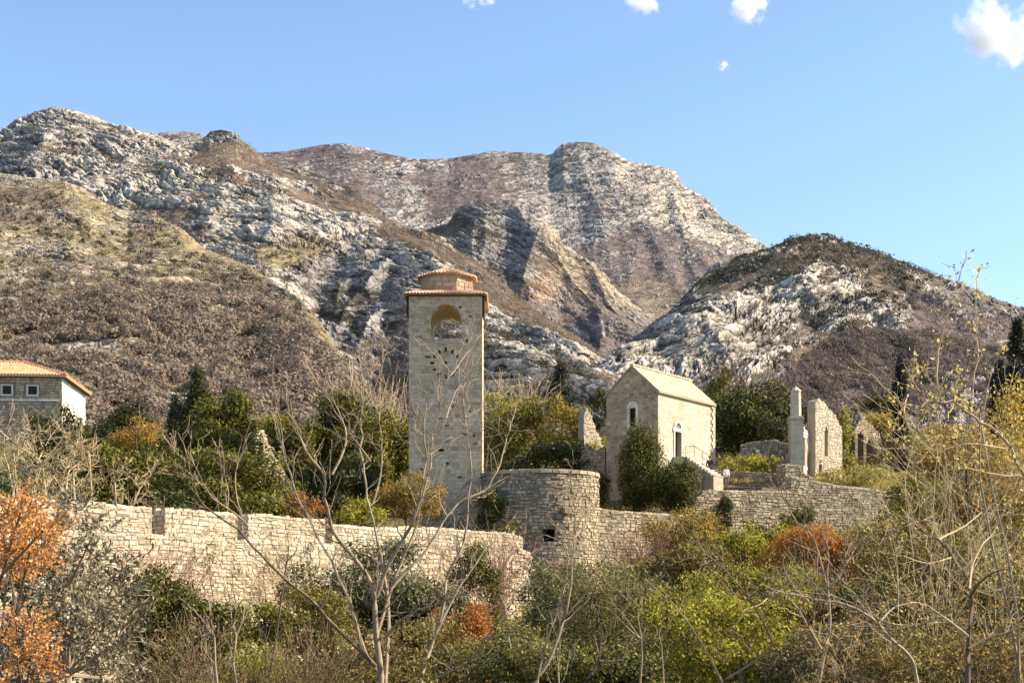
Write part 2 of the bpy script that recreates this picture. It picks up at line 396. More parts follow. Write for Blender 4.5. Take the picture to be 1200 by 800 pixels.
def layer(name, px0, px1, nc, lines, rows, amps, zones, base, seed, strata=0.0, strat_amp=0.0, lam=1.0, back=.3, zwarp=9, crack=.5, gully=(1, 5, 4)):
    """one mountain mass: lines run from its foot to its ridge, each with heights (by bearing) and distances"""
    cols = np.linspace(px0, px1, nc)
    LP = [np.interp(cols, [p[0] for p in l[0]], [p[1] for p in l[0]]) for l in lines]
    LD = [np.interp(cols, [p[0] for p in l[1]], [p[1] for p in l[1]]) if isinstance(l[1], list) else np.full(nc, float(l[1])) for l in lines]
    PY, D = [], []
    for i in range(len(lines) - 1):
        for k in range(rows[i]):
            s = k / rows[i]
            PY.append(LP[i] * (1 - s) + LP[i+1] * s); D.append(LD[i] * (1 - s) + LD[i+1] * s)
    PY.append(LP[-1]); D.append(LD[-1]); nf = len(PY)
    PY = np.array(PY); D = np.array(D); PX = np.broadcast_to(cols, PY.shape)
    Z = (HY - PY) / F * D
    nb = 14
    for k in range(1, nb + 1):
        s = (k / nb) ** 1.3
        D = np.vstack([D, D[nf-1] * (1 + back * s)]); Z = np.vstack([Z, Z[nf-1] * (1 - .75 * s)])
        PY = np.vstack([PY, PY[nf-1]])
    PX = np.broadcast_to(cols, PY.shape)
    P = np.stack([(PX - CX) / F * D, D, Z], -1)
    edge = np.ones(P.shape[0]); edge[nf-1:] = .25
    fr = np.arange(P.shape[0]) / nf; ridge = np.where(fr < 1, np.clip((1 - fr) / .12, .25, 1), .25)[:, None]
    a1, a2, a3, a4 = amps
    g1 = nrm(fbm(P, 150 * lam, 3, seed=seed, ridged=True, stretch=gully))
    g2 = nrm(fbm(P, 48 * lam, 2, seed=seed + 40, ridged=True, stretch=(1, 2.5, 2.2)))
    # bedding: al runs along the beds, sc across them
    ct, st_ = math.cos(strata), math.sin(strata)
    wob = 26 * lam * fbm(P, 110 * lam, 3, seed=seed + 7)
    al = P[..., 0] * ct + P[..., 2] * st_; sc = -P[..., 0] * st_ + P[..., 2] * ct + wob
    B = np.stack([al, sc, P[..., 1]], -1)
    bed = nrm(fbm(B, 5.5 * lam, 5, .66, seed=seed + 3, stretch=(8, 1, 7)))
    crk = np.minimum(np.abs(fbm(B, 11 * lam, 3, .6, seed=seed + 23, stretch=(6, 1, 4))), 1.5 * np.abs(fbm(B, 5 * lam, 3, .6, seed=seed + 29, stretch=(7, 1, 4))))          # thin clefts between the beds
    g3 = nrm(fbm(B, 12 * lam, 4, .6, seed=seed + 80, ridged=True, stretch=(2.2, 1, 2)))
    g4 = nrm(fbm(P, 5 * lam, 2, .5, seed=seed + 90))
    bb = nrm(fbm(B, 26 * lam, 3, .55, seed=seed + 61, stretch=(7, 1, 5)))
    # zones
    wx = PX + zwarp * 3.2 * fbm(P, 70 * lam, 5, .65, seed=seed + 5); wy = PY + zwarp * 2.6 * fbm(P, 70 * lam, 5, .65, seed=seed + 6)
    big = nrm(fbm(P, 90 * lam, 4, .6, seed=seed + 11)); med = nrm(fbm(P, 22 * lam, 4, .65, seed=seed + 12)); fine = nrm(fbm(P, 6 * lam, 4, .7, seed=seed + 13))
    rock = np.full(PX.shape, float(base[0])); cA = np.broadcast_to(C[base[1]], PX.shape + (3,)).copy(); cB = np.broadcast_to(C[base[2]], PX.shape + (3,)).copy()
    kick = np.zeros(PX.shape)
    for z in zones:
        k = inpoly(wx, wy, z[0])
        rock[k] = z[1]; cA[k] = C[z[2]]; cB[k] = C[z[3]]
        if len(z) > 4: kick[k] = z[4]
    rock = soft(rock, 7); cA = soft(cA, 6); cB = soft(cB, 6); kick = soft(kick, 10)
    # rock shows where the ground is proud, scrub keeps to the hollows
    score = rock + .13 * bb + .09 * med + .13 * fine + .13 * bed + .07 * big + .09 * g2 + .07 * g3
    rk = sstep(.38, .62, score)
    vary = np.clip(1 + .12 * fine + .19 * bed + .06 * big, .5, 1.45)[..., None]
    greyish = sstep(-.2, 1.6, .7 * big + .7 * med)[..., None]
    rockc = (cA * (1 - .5 * greyish) + C['grey'] * .5 * greyish) * vary
    cr = (1 - sstep(.01, .06, crk))
    cr = np.clip(cr * sstep(-.8, .8, med + .6 * big) * 1.2 + .8 * sstep(1.1, 2.0, -(.8 * bed + .5 * fine)), 0, 1)
    crc = cr[..., None] * crack
    rockc = rockc * (1 - crc) + C['dark'] * crc
    scr = cB * np.clip(1 + .22 * fine + .16 * med, .4, 1.8)[..., None]
    col = scr * (1 - rk[..., None]) + rockc * rk[..., None]
    # relief: gullies run down the slope, ledges and crags stand proud, clefts cut in
    ray = unit(P)
    rel = (a1 * g1 * (1 + kick) + .34 * a2 * g2 * (1 + kick)) * ridge
    P2 = P - ray * rel[..., None]
    nm = np.cross(np.gradient(soft(P, 4), axis=1), np.gradient(soft(P, 4), axis=0)); nm = unit(nm); nm *= np.sign((nm * np.array([0, -.6, .8])).sum(-1, keepdims=True))
    out = unit(soft(nm, 4))
    det = .17 * a3 * g3 * (.3 + .7 * rk) + .22 * a4 * g4 * (.4 + .6 * rk) + strat_amp * (.6 * bed + .8 * bb * ridge - .9 * cr) * (.15 + .85 * rk)
    det = det * np.where(fr >= 1, .6, 1)[:, None]
    P2 = P2 + out * det[..., None]
    nr = P.shape[0]
    mb = MB(); mb.add(P2, grid_faces(nr, nc))
    o = mb.build(name, mountain_mat(strata, lam), smooth=False)
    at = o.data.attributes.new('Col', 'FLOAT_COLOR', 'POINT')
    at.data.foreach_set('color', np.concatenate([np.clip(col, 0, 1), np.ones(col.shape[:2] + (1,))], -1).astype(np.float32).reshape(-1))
    at = o.data.attributes.new('rock', 'FLOAT', 'POINT'); at.data.foreach_set('value', np.clip(rk, 0, 1).astype(np.float32).reshape(-1))
    tag(o, kind='structure')
    return dict(P=P2[:nf], px=wx[:nf], py=wy[:nf], ix=PX[:nf], iy=PY[:nf], rk=rk[:nf], nf=nf, score=score[:nf], med=med[:nf])

def scatter(S, poly, n, rng, rkmax=.5):
    k = inpoly(S['px'] * .6 + S['ix'] * .4, S['py'] * .7 + S['iy'] * .3, poly) & (S['rk'] < rkmax) & (S['med'] > -.75)
    idx = np.argwhere(k)
    if len(idx) == 0: return np.zeros((0, 3))
    # equal numbers per picture area
    pick = idx[rng.integers(0, len(idx), n)]
    return S['P'][pick[:, 0], pick[:, 1]]

def clumps(mb, Cn, rad, K, size, rng, flat=.8, m=0, wid=.7, jn=.28):
    """round clumps of little faces at the points Cn"""
    n = len(Cn)
    if not n: return
    rad = np.broadcast_to(np.asarray(rad, float), (n,))
    U = unit(rng.normal(size=(n, K, 3))); U[..., 2] = np.abs(U[..., 2]) * .9 + U[..., 2] * .1
    rr = rad[:, None, None] * rng.uniform(.55, 1.05, (n, K, 1))
    Pt = Cn[:, None, :] + U * rr * np.array([1, 1, flat]); Pt[..., 2] += rad[:, None] * .25
    Nn = unit(U + jn * rng.normal(size=U.shape))
    L = rad[:, None] * size * rng.uniform(.6, 1.4, (n, K))
    leaves(mb, Pt.reshape(-1, 3), Nn.reshape(-1, 3), L.reshape(-1), wid, rng, m)

rg = np.random.default_rng(7)
# far summit
S4 = layer('summit_mountain', 150, 960, 760, [
  ([(150,330),(420,330),(560,400),(760,420),(960,400)], 2150),
  ([(150,250),(330,240),(500,290),(640,300),(700,330),(800,345),(960,340)], 2450),
  ([(150,172),(188,156),(215,154),(235,157),(262,176),(307,179),(337,177),(375,170),(401,168),(427,173),(457,181),(487,187),(525,186),(555,181),(577,177),(619,179),(645,181),(652,175),(660,169),(675,166),(694,167),(716,177),(739,190),(757,192),(775,195),(791,201),(802,218),(829,233),(844,252),(870,269),(896,287),(930,310),(960,330)], 2800)],
  [150, 200], (13, 6, 3.2, 1.5),
  [([(300,160),(480,170),(500,230),(400,250),(300,230)], .42, 'hazed_grey', 'purple'),
   ([(490,195),(560,185),(610,215),(560,260),(500,260)], .25, 'grey', 'purple'),
   ([(640,160),(720,160),(740,200),(745,280),(640,280),(600,230)], .78, 'hazed_grey', 'purple'),
   ([(720,170),(800,190),(900,280),(900,300),(840,300),(760,275),(735,230)], .95, 'white', 'purple'),
   ([(668,285),(760,262),(860,300),(800,345),(700,350)], .2, 'grey', 'purple'),
   ([(690,300),(780,290),(800,330),(720,340)], .42, 'grey', 'purple'),
   ([(700,335),(790,330),(800,380),(720,390)], .12, 'tan', 'brown')],
  (.56, 'hazed_grey', 'purple'), 100, strata=R(20), strat_amp=2.0, lam=1.6, crack=.45)
# dark crag with the reddish cliff
S3 = layer('crag_mountain', 470, 800, 420, [
  ([(470,330),(560,420),(700,440),(800,440)], 1350),
  ([(470,300),(560,330),(640,345),(700,370),(760,400),(800,420)], 1450),
  ([(470,268),(500,268),(524,262),(533,250),(540,240),(562,237),(585,239),(607,242),(617,252),(637,259),(649,269),(660,290),(697,310),(724,344),(750,362),(765,377),(800,420)], 1620)],
  [110, 170], (18, 9, 3.0, 1.3),
  [([(470,240),(535,250),(560,300),(540,330),(470,300)], .15, 'grey', 'brown'),
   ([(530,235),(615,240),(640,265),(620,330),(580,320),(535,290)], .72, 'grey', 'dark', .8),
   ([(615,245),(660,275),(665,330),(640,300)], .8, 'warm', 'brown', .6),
   ([(618,325),(655,310),(665,350),(640,365),(622,355)], .9, 'pink', 'brown', .4),
   ([(655,300),(700,310),(745,365),(700,365),(660,345)], .68, 'warm', 'brown', .5),
   ([(640,355),(740,365),(760,420),(650,420)], .12, 'grey', 'purple')],
  (.4, 'grey', 'brown'), 200, strata=R(-30), strat_amp=2, lam=1.3, crack=.5)
# long white ridge
S2 = layer('white_ridge_mountain', -140, 720, 900, [
  ([(-140,540),(720,540)], [(-140,640),(720,480)]),
  ([(-140,330),(100,310),(300,340),(380,360),(460,370),(560,400),(640,425),(720,450)], [(-140,820),(360,690),(720,560)]),
  ([(-140,210),(0,205),(220,192),(262,196),(319,206),(345,227),(367,240),(400,250),(424,259),(461,272),(506,295),(530,320),(600,374),(637,385),(675,404),(700,425),(720,440)], [(-140,960),(400,860),(720,640)]),
  ([(-140,200),(-40,172),(0,152),(15,143),(35,133),(49,128),(60,126),(75,127),(94,134),(124,143),(150,149),(180,156),(205,167),(225,172),(238,161),(246,154),(259,152),(277,156),(285,167),(300,177),(311,187),(322,190),(349,193),(375,205),(412,220),(431,237),(450,254),(469,267),(510,276),(532,291),(555,306),(574,321),(600,347),(637,374),(660,389),(697,415),(720,430)], [(-140,1080),(240,1010),(400,960),(720,710)])],
  [150, 200, 130], (9, 5, 1.9, .8),
  [([(-140,120),(60,110),(160,140),(228,175),(222,190),(265,194),(320,205),(348,226),(400,250),(461,271),(508,294),(530,330),(420,330),(300,330),(180,280),(90,225),(-140,215)], .80, 'white', 'brown'),
   ([(0,180),(60,150),(70,210),(40,230),(-60,230)], .72, 'grey', 'brown', .5),
   ([(140,235),(230,230),(250,275),(200,280)], .40, 'white', 'brown'),
   ([(225,150),(300,150),(330,190),(320,204),(225,188)], .22, 'tan', 'brown'),
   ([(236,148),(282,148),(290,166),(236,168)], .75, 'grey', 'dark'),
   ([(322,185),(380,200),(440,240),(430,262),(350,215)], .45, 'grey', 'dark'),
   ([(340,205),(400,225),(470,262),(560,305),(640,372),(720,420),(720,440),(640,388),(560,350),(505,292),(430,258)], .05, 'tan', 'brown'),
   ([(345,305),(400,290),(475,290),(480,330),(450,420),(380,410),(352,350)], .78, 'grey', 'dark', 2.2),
   ([(470,290),(515,300),(560,350),(560,420),(470,400)], .74, 'white', 'brown', 1.0),
   ([(300,285),(360,275),(420,290),(350,310),(310,320)], .30, 'tan', 'yellow'),
   ([(400,400),(480,380),(480,520),(400,520)], .45, 'grey', 'brown', .8),
   ([(555,362),(600,372),(640,384),(690,415),(700,470),(560,480)], .76, 'white', 'dark', .6)],
  (.45, 'white', 'brown'), 300, strata=R(-24), strat_amp=1.5, lam=1.0, crack=.8)
# right-hand mountain
S5 = layer('dark_topped_mountain', 600, 1360, 820, [
  ([(600,560),(660,545),(1360,540)], [(600,520),(1360,470)]),
  ([(600,520),(660,465),(712,432),(742,403),(787,380),(860,360),(940,340),(1000,345),(1060,360),(1200,430),(1360,470)], [(660,590),(940,690),(1360,640)]),
  ([(600,515),(660,455),(712,428),(742,399),(775,372),(787,362),(806,340),(825,321),(844,308),(870,299),(896,292),(928,279),(951,274),(971,276),(995,286),(1019,291),(1052,304),(1086,319),(1120,330),(1154,345),(1200,362),(1280,385),(1360,420)], [(660,640),(800,770),(950,840),(1360,780)])],
  [190, 220], (8, 4.5, 1.7, .75),
  [([(760,370),(800,330),(900,285),(960,268),(1060,300),(1110,325),(1080,340),(1000,315),(940,300),(870,330),(800,375)], .06, 'grey', 'dark'),
   ([(850,330),(950,285),(1030,300),(1040,320),(940,312),(880,335)], .12, 'tan', 'brown'),
   ([(780,330),(850,302),(860,325),(800,372)], .5, 'grey', 'dark', .8),
   ([(712,432),(760,395),(850,350),(940,312),(1085,325),(1110,370),(1030,398),(940,400),(900,440),(860,470),(712,470)], .60, 'white', 'brown'),
   ([(740,425),(800,385),(880,352),(905,375),(860,420),(800,440)], .70, 'white', 'brown'),
   ([(1010,385),(1070,360),(1072,382),(1030,396)], .74, 'white', 'brown'),
   ([(920,455),(990,392),(1090,395),(1120,480),(940,490)], .05, 'tan', 'purple'),
   ([(1060,345),(1130,355),(1200,400),(1300,430),(1300,470),(1090,450)], .26, 'grey', 'purple'),
   ([(1120,328),(1200,360),(1300,390),(1300,420),(1190,385),(1130,350)], .6, 'grey', 'brown')],
  (.4, 'grey', 'brown'), 500, strata=R(32), strat_amp=1.5, lam=.95, crack=.85)
# near yellow hillside at the left
S1 = layer('yellow_hillside', -150, 470, 680, [
  ([(-150,545),(470,545)], 260),
  ([(-150,360),(0,345),(150,350),(300,365),(360,385),(400,420),(430,470),(470,510)], [(-150,440),(300,410),(470,310)]),
  ([(-150,195),(0,203),(37,209),(75,212),(97,222),(124,239),(150,250),(180,252),(210,266),(240,291),(270,303),(296,314),(325,334),(352,351),(370,370),(385,392),(410,435),(440,485),(470,520)], [(-150,620),(150,580),(300,480),(470,325)])],
  [210, 220], (3.5, 2.2, .9, .45),
  [([(-150,200),(130,235),(250,300),(330,345),(300,360),(150,330),(-150,330)], .46, 'tan', 'yellow'),
   ([(-150,285),(60,290),(110,310),(100,360),(-150,360)], .72, 'warm', 'yellow'),
   ([(100,255),(200,260),(290,320),(200,330),(120,300)], .58, 'tan', 'yellow'),
   ([(-150,215),(30,222),(75,240),(50,265),(-150,270)], .3, 'tan', 'brown'),
   ([(-150,365),(110,345),(300,350),(380,400),(440,490),(400,540),(-150,540)], .22, 'tan', 'olive'),
   ([(270,370),(350,355),(395,405),(385,420),(300,405)], .5, 'tan', 'yellow'),
   ([(-150,385),(30,375),(60,400),(-150,420)], .45, 'tan', 'yellow'),
   ([(80,400),(170,395),(160,420),(90,420)], .4, 'tan', 'yellow')],
  (.4, 'tan', 'yellow'), 700, strata=R(-12), strat_amp=.5, lam=.55, crack=.4)

# bare woods on the slopes (read as one mass)
mb = MB(); mg = MB()
for S, poly, n, r0, r1, K in (
   (S1, [(-150,368),(110,350),(300,352),(380,400),(440,490),(400,535),(-150,535)], 3900, 1.2, 3.8, 80),
   (S1, [(-150,205),(130,238),(250,300),(340,350),(150,350),(-150,345)], 900, .9, 2.2, 30),
   (S1, [(-150,300),(110,310),(300,335),(350,370),(110,370),(-150,375)], 900, .9, 2.6, 40),
   (S5, [(905,455),(990,390),(1090,392),(1300,450),(1300,500),(900,495)], 3000, 1.8, 3.6, 46),
   (S5, [(1060,345),(1130,355),(1300,410),(1300,470),(1090,450)], 1300, 1.8, 3.4, 14),
   (S5, [(850,340),(950,280),(1040,300),(1110,330),(1040,325),(940,315)], 700, 1.6, 3.2, 14),
   (S2, [(340,205),(400,225),(470,262),(560,305),(640,372),(720,420),(720,445),(640,392),(560,355),(505,296),(430,262)], 2600, 1.6, 3.2, 14),
   (S2, [(225,150),(300,150),(340,210),(320,212),(225,190)], 500, 1.6, 3.0, 14),
   (S2, [(400,400),(500,360),(720,440),(720,500),(400,510)], 700, 1.4, 2.6, 16)):
    Cn = scatter(S, poly, n, rg); clumps(mg if S is S5 else mb, Cn, rg.uniform(r0, r1, len(Cn)), K, .25, rg, .85)
tag(mb.build('bare_woods', M['farwood']), kind='stuff'); tag(mg.build('bare_woods', M['farwood_grey']), kind='stuff')
mb = MB()
for S, poly, n, r0, r1, K in (
   (S1, [(-150,205),(130,238),(250,300),(340,350),(380,400),(150,400),(-150,400)], 1000, .6, 1.8, 18),
   (S5, [(712,432),(850,350),(940,300),(1075,330),(1075,380),(900,440),(820,470)], 600, 1.0, 2.6, 12),
   (S5, [(780,345),(900,285),(960,270),(1120,328),(1110,340),(1000,310),(900,310)], 800, 1.2, 2.6, 12),
   (S2, [(0,200),(220,190),(500,295),(520,330),(300,330),(100,240)], 220, .9, 2.2, 12),
   (S2, [(560,372),(640,386),(700,430),(690,480),(560,480)], 160, .8, 1.8, 14)):
    Cn = scatter(S, poly, n, rg, .7); clumps(mb, Cn, rg.uniform(r0, r1, len(Cn)), K, .5, rg, .9)
tag(mb.build('slope_scrub', M['fargreen']), kind='stuff')
# the larger dark shrubs one can pick out on the yellow hillside
proto = []
for k in range(4):
    mb = MB(); clumps(mb, rg.normal(size=(7, 3)) * np.array([.55, .5, .35]) + np.array([0, 0, .4]), .55, 60, .3, rg); proto.append(mb)
hill_spots = [(93,269),(97,283),(155,276),(265,332),(240,302),(46,262),(75,300),(110,348),(60,330),(20,270),(120,290),(135,262),(188,290),(205,312),(30,300),(150,318),(272,318),(55,402),(32,408),(92,395),(106,383),(10,345),(205,352),(275,385),(290,372),(330,392),(18,402),(175,300),(140,400)]
for i, (px, py) in enumerate(hill_spots):
    d = (S1['ix'] - px) ** 2 + (S1['iy'] - py) ** 2; k = np.unravel_index(np.argmin(d), d.shape); p = S1['P'][k]
    o = proto[i % 4].build('hillside_shrub', M['fargreen']) if i < 4 else bpy.data.objects.new('hillside_shrub', proto_o[i % 4].data)
    if i < 4: proto_o = (proto_o if i else []) + [o]
    else: COL.objects.link(o)
    s = [2.1, 1.4, 1.8, 2.6, 1.2][i % 5] * p[1] / 520
    o.location = (p[0], p[1], p[2] - .3); o.scale = (s, s, s * 1.1); o.rotation_euler = (0, 0, i * 1.7)
    tag(o, 'small dark green evergreen shrub dotted on the dry yellow hillside', 'shrub', 'dark shrubs dotted over the yellow hillside')
# ------------------------------------------------------------------ masonry
def masonry(mb, mp, u0, u1, v0, v1, course=.27, ln=(.3, .75), proud=(.02, .08), inside=None, rng=None, m=0, inset=.020, gap=.026, jit=.02, wav=.0, split=.0, tilt=None):
    """individually cut stones in courses; mp(u, v, w) places them, w is how far they stand out"""
    tilt = .22 * jit if tilt is None else tilt
    S = []
    v = v0
    while v < v1 - .08:
        h = min(course * rng.uniform(.72, 1.3), v1 - v)
        if v1 - v - h < .1: h = v1 - v
        u = u0 - rng.uniform(0, ln[0])
        while u < u1:
            l = rng.uniform(*ln) * (1.0 if rng.random() > .12 else 1.5)
            a, b_ = max(u, u0), min(u + l, u1)
            if b_ - a > .1:
                if split and rng.random() < split and h > .16:
                    q = v + h * rng.uniform(.35, .65); S.append((a, b_, v, q)); S.append((a, b_, q, v + h))
                else: S.append((a, b_, v, v + h))
            u += l
        v += h
    S = np.array(S)
    if wav: # courses run a little uneven
        dv = wav * np.sin(S[:, 0] * .9 + S[:, 2] * .4); S[:, 2] += dv; S[:, 3] += dv
    if inside is not None: S = S[inside(.5 * (S[:, 0] + S[:, 1]), .5 * (S[:, 2] + S[:, 3]))]
    n = len(S)
    if n == 0: return
    a, b_, c, d = S.T; g = gap / 2
    J = lambda: rng.uniform(-jit, jit, n)
    pr = rng.uniform(*proud, n)
    V = []
    for (u, v, w, e) in ((a + g, c + g, -.04, 0), (b_ - g, c + g, -.04, 0), (b_ - g, d - g, -.04, 0), (a + g, d - g, -.04, 0)):
        V.append(mp(u, v, np.full(n, w)))
    for (u, v) in ((a + g + inset, c + g + inset), (b_ - g - inset, c + g + inset), (b_ - g - inset, d - g - inset), (a + g + inset, d - g - inset)):
        V.append(mp(u + J(), v + J(), pr + rng.uniform(-tilt, tilt, n)))
    V = np.stack(V, 1).reshape(-1, 3)
    k = np.arange(n)[:, None] * 8
    fs = np.concatenate([k + np.array(q) for q in ((4,5,6,7),(0,1,5,4),(1,2,6,5),(2,3,7,6),(3,0,4,7))])
    mb.add(V, fs, m)

def flat_map(o, e, n):
    o, e, n = np.array(o, float), np.array(e, float), np.array(n, float)
    return lambda u, v, w: o + np.multiply.outer(u, e) + np.multiply.outer(w, n) + np.multiply.outer(v, (0, 0, 1.0))

def arch_pts(uc, r, vs, k=12): return [(uc - r * math.cos(math.pi * i / k), vs + r * math.sin(math.pi * i / k)) for i in range(k + 1)]

def prism(mb, pts, mp, w0, w1, m=0):
    """closed solid: outline pts (u, v) between depths w0 and w1"""
    u = np.array([p[0] for p in pts]); v = np.array([p[1] for p in pts]); n = len(pts)
    A = mp(u, v, np.full(n, w1)); B_ = mp(u, v, np.full(n, w0))
    mb.poly(A, m); mb.poly(B_[::-1], m)
    for i in range(n):
        j = (i + 1) % n; mb.poly([A[i], B_[i], B_[j], A[j]], m)

def hole_panel(mb, mp, u0, u1, v0, v1, uc, r, sill, spring, depth, m=0, m_in=None, k=14):
    """wall face at w=0 with an arched opening and its reveal running back by depth"""
    m_in = m if m_in is None else m_in
    f = lambda pts, mm=m: mb.poly(mp(np.array([p[0] for p in pts]), np.array([p[1] for p in pts]), np.zeros(len(pts))), mm)
    f([(u0, v0), (uc - r, v0), (uc - r, v1), (u0, v1)]); f([(uc + r, v0), (u1, v0), (u1, v1), (uc + r, v1)])
    if sill > v0: f([(uc - r, v0), (uc + r, v0), (uc + r, sill), (uc - r, sill)])
    ap = arch_pts(uc, r, spring, k)
    for p, q in zip(ap[:-1], ap[1:]): f([p, q, (q[0], v1), (p[0], v1)])
    out = [(uc - r, sill)] + ap + [(uc + r, sill)]
    for p, q in zip(out, out[1:] + out[:1]):
        if p == q: continue
        mb.poly(np.concatenate([mp(np.array([p[0], q[0]]), np.array([p[1], q[1]]), np.zeros(2)), mp(np.array([q[0], p[0]]), np.array([q[1], p[1]]), np.full(2, -depth))]), m_in)

def unit2(dx, dy):
    l = math.hypot(dx, dy); return (dx / l, dy / l, 0.0)

def wall_run(mb, A, B_, zb, top, thick, rng, mats=(0, 1), course=.20, ln=(.18, .5), batter=.0, bz=0.0, proud=(.0, .05), back=False, inside=None, wav=.03):
    """straight rubble wall from A to B (plan); top: list of (u, z); stones on the face towards the viewer and along the top"""
    e = unit2(B_[0]-A[0], B_[1]-A[1]); n = (e[1], -e[0], 0.0); Lw = math.hypot(B_[0]-A[0], B_[1]-A[1])
    o = (A[0], A[1], 0)
    base = flat_map(o, e, n)
    mp = lambda u, v, w: base(u, v, w + batter * np.maximum(0, bz - v))
    tu = [p[0] for p in top]; tz = [p[1] for p in top]
    ft = lambda u: np.interp(u, tu, tz)
    us = sorted(set([0, Lw] + [u for u in tu if 0 < u < Lw] + list(np.linspace(0, Lw, max(2, int(Lw / 1.5))))))
    for a, b_ in zip(us[:-1], us[1:]):
        za, zb2 = ft(a + 1e-4) - .05, ft(b_ - 1e-4) - .05
        Fr = mp(np.array([a, b_, b_, a]), np.array([zb, zb, zb2, za]), np.zeros(4))
        if batter and bz > zb:
            Fr = mp(np.array([a, b_, b_, a]), np.array([bz, bz, zb2, za]), np.zeros(4)); mb.poly(mp(np.array([a, b_, b_, a]), np.array([zb, zb, bz, bz]), np.zeros(4)), mats[1])
        mb.poly(Fr, mats[1])
        Bk = base(np.array([a, b_, b_, a]), np.array([zb, zb, zb2, za]), np.full(4, -thick)); mb.poly(Bk[::-1], mats[1])
        mb.poly([Fr[3], Fr[2], Bk[2], Bk[3]], mats[1])
    for u in (0, Lw):
        z = ft(u) - .05
        Q = [mp(np.array([u]), np.array([zz]), np.array([0.]))[0] for zz in (zb, bz if batter else zb, z)] ; K = base(np.array([u, u]), np.array([z, zb]), np.full(2, -thick))
        if not batter: Q = [Q[0], Q[2]]
        mb.poly(Q + [K[0], K[1]], mats[1])
    zt = max(tz)
    masonry(mb, mp, 0, Lw, zb, zt, course, ln, proud, (lambda u, v: (v < ft(u) - .02) & (inside(u, v) if inside else True)), rng, mats[0], wav=wav, split=.3, jit=.04, tilt=.012)
    # end faces and coping stones
    for u, s in ((0, -1), (Lw, 1)):
        me_ = flat_map(np.array(o) + np.array(e) * u, tuple(-x for x in n), tuple(s * x for x in e))
        masonry(mb, me_, 0, thick, max(zb, bz), ft(u) - .02, course, ln, proud, None, rng, mats[0])
    mt = lambda u, v, w: base(u, np.zeros_like(u), np.zeros_like(u)) + np.multiply.outer(-v, np.array(n)) + np.multiply.outer(ft(u) - .06 + w, np.array((0, 0, 1.0)))
    masonry(mb, mt, 0, Lw, -.04, thick + .04, thick / 2.2, ln, (.04, .15), None, rng, mats[0])
    return mp, ft, Lw, e, n

# ------------------------------------------------------------------ long sunlit rampart with merlons
rs = np.random.default_rng(11)
A1, B1 = np.array([-30.05, 50.2]), np.array([.66, 87.6])
e1 = unit2(*(B1 - A1)); L1 = float(np.hypot(*(B1 - A1)))
def u_of(px):
    k = (px - CX) / F; return (k * A1[1] - A1[0]) / (e1[0] - k * e1[1])
root = empty('rampart_wall', (A1[0], A1[1], -6), 'long sunlit limestone rampart with square notches cut in its top, running across below the clock tower', 'wall')
mb = MB()
wall_run(mb, A1, B1, -6, [(0, 3.72), (L1, 3.72)], 1.7, rs, course=.205, batter=.10, bz=1.5, ln=(.2, .62), proud=(.0, .05), wav=.07)
mb.build('curtain', [M['wall_stone'], M['wall_mortar']], root)
mb = MB(); q_ = np.array(e1[:2]); nn_ = np.array((e1[1], -e1[0])) * .35
wall_run(mb, B1 - q_ * 2.6 + nn_, B1 + q_ * 1.7 + nn_, -5, [(0, 2.2), (.8, 3.3), (1.9, 4.1), (2.7, 3.9), (3.4, 2.6), (4.3, .2)], 1.9, rs, course=.24, batter=.16, bz=2.5, ln=(.18, .6), proud=(.0, .12), wav=.1)
mb.build('buttress', [M['wall_stone'], M['wall_mortar']], root)
gaps = [(u_of(66), u_of(81)), (u_of(178), u_of(193)), (u_of(278), u_of(290)), (u_of(381), u_of(389))]
edges = [0.0] + [x for g in gaps for x in g] + [L1]
for i in range(0, len(edges), 2):
    a, b_ = edges[i], edges[i + 1]
    mb = MB(); pa = A1 + np.array(e1[:2]) * a + np.array((e1[1], -e1[0])) * .003; pb = A1 + np.array(e1[:2]) * b_ + np.array((e1[1], -e1[0])) * .003
    top = [(0, 5.0), ((b_ - a) * .3, 5.08), ((b_ - a) * .7, 4.98), (b_ - a, 5.06)]
    if i == len(edges) - 2: top = [(0, 4.85), (3, 4.75), (6, 4.95), (9, 5.02), (b_ - a - 1, 5.0), (b_ - a, 4.8)]
    wall_run(mb, pa, pb, 3.66, top, .85, rs, course=.20, ln=(.18, .55), proud=(.0, .05))
    mb.build('merlon', [M['wall_stone'], M['wall_mortar']], root)

# ------------------------------------------------------------------ round bastion
BC = np.array((1.9, 95.0)); BR = 3.95
root = empty('round_bastion', (BC[0], BC[1], -2), 'squat round rubble bastion with a small square gun hole, right of the clock tower foot', 'bastion')
def bmap(u, v, w):
    a = u / BR; r = BR + w + .13 * np.maximum(0, 4.5 - v) + .03 * np.sin(a * 5 + v)
    return np.stack([BC[0] + r * np.sin(a), BC[1] - r * np.cos(a), v + 0 * u], -1)
hu0, hu1, hz0, hz1 = .12, .88, 4.75, 5.55
BT = 9.42
mb = MB()
ul = sorted(list(np.linspace(-math.pi * BR, math.pi * BR, 49)) + [hu0, hu1]); vl = [-2, 1, 3, hz0, hz1, 7.5, BT - .1]
for i in range(len(ul) - 1):
    for j in range(len(vl) - 1):
        if abs(ul[i] - hu0) < 1e-6 and abs(vl[j] - hz0) < 1e-6: continue
        if ul[i] >= hu0 - 1e-6 and ul[i+1] <= hu1 + 1e-6 and abs(vl[j] - hz0) < 1e-6: continue
        mb.poly(bmap(np.array([ul[i], ul[i+1], ul[i+1], ul[i]]), np.array([vl[j], vl[j], vl[j+1], vl[j+1]]), np.zeros(4)), 1)
mb.poly(bmap(np.linspace(-math.pi * BR, math.pi * BR, 48, endpoint=False), np.full(48, BT - .1), np.zeros(48)), 1)
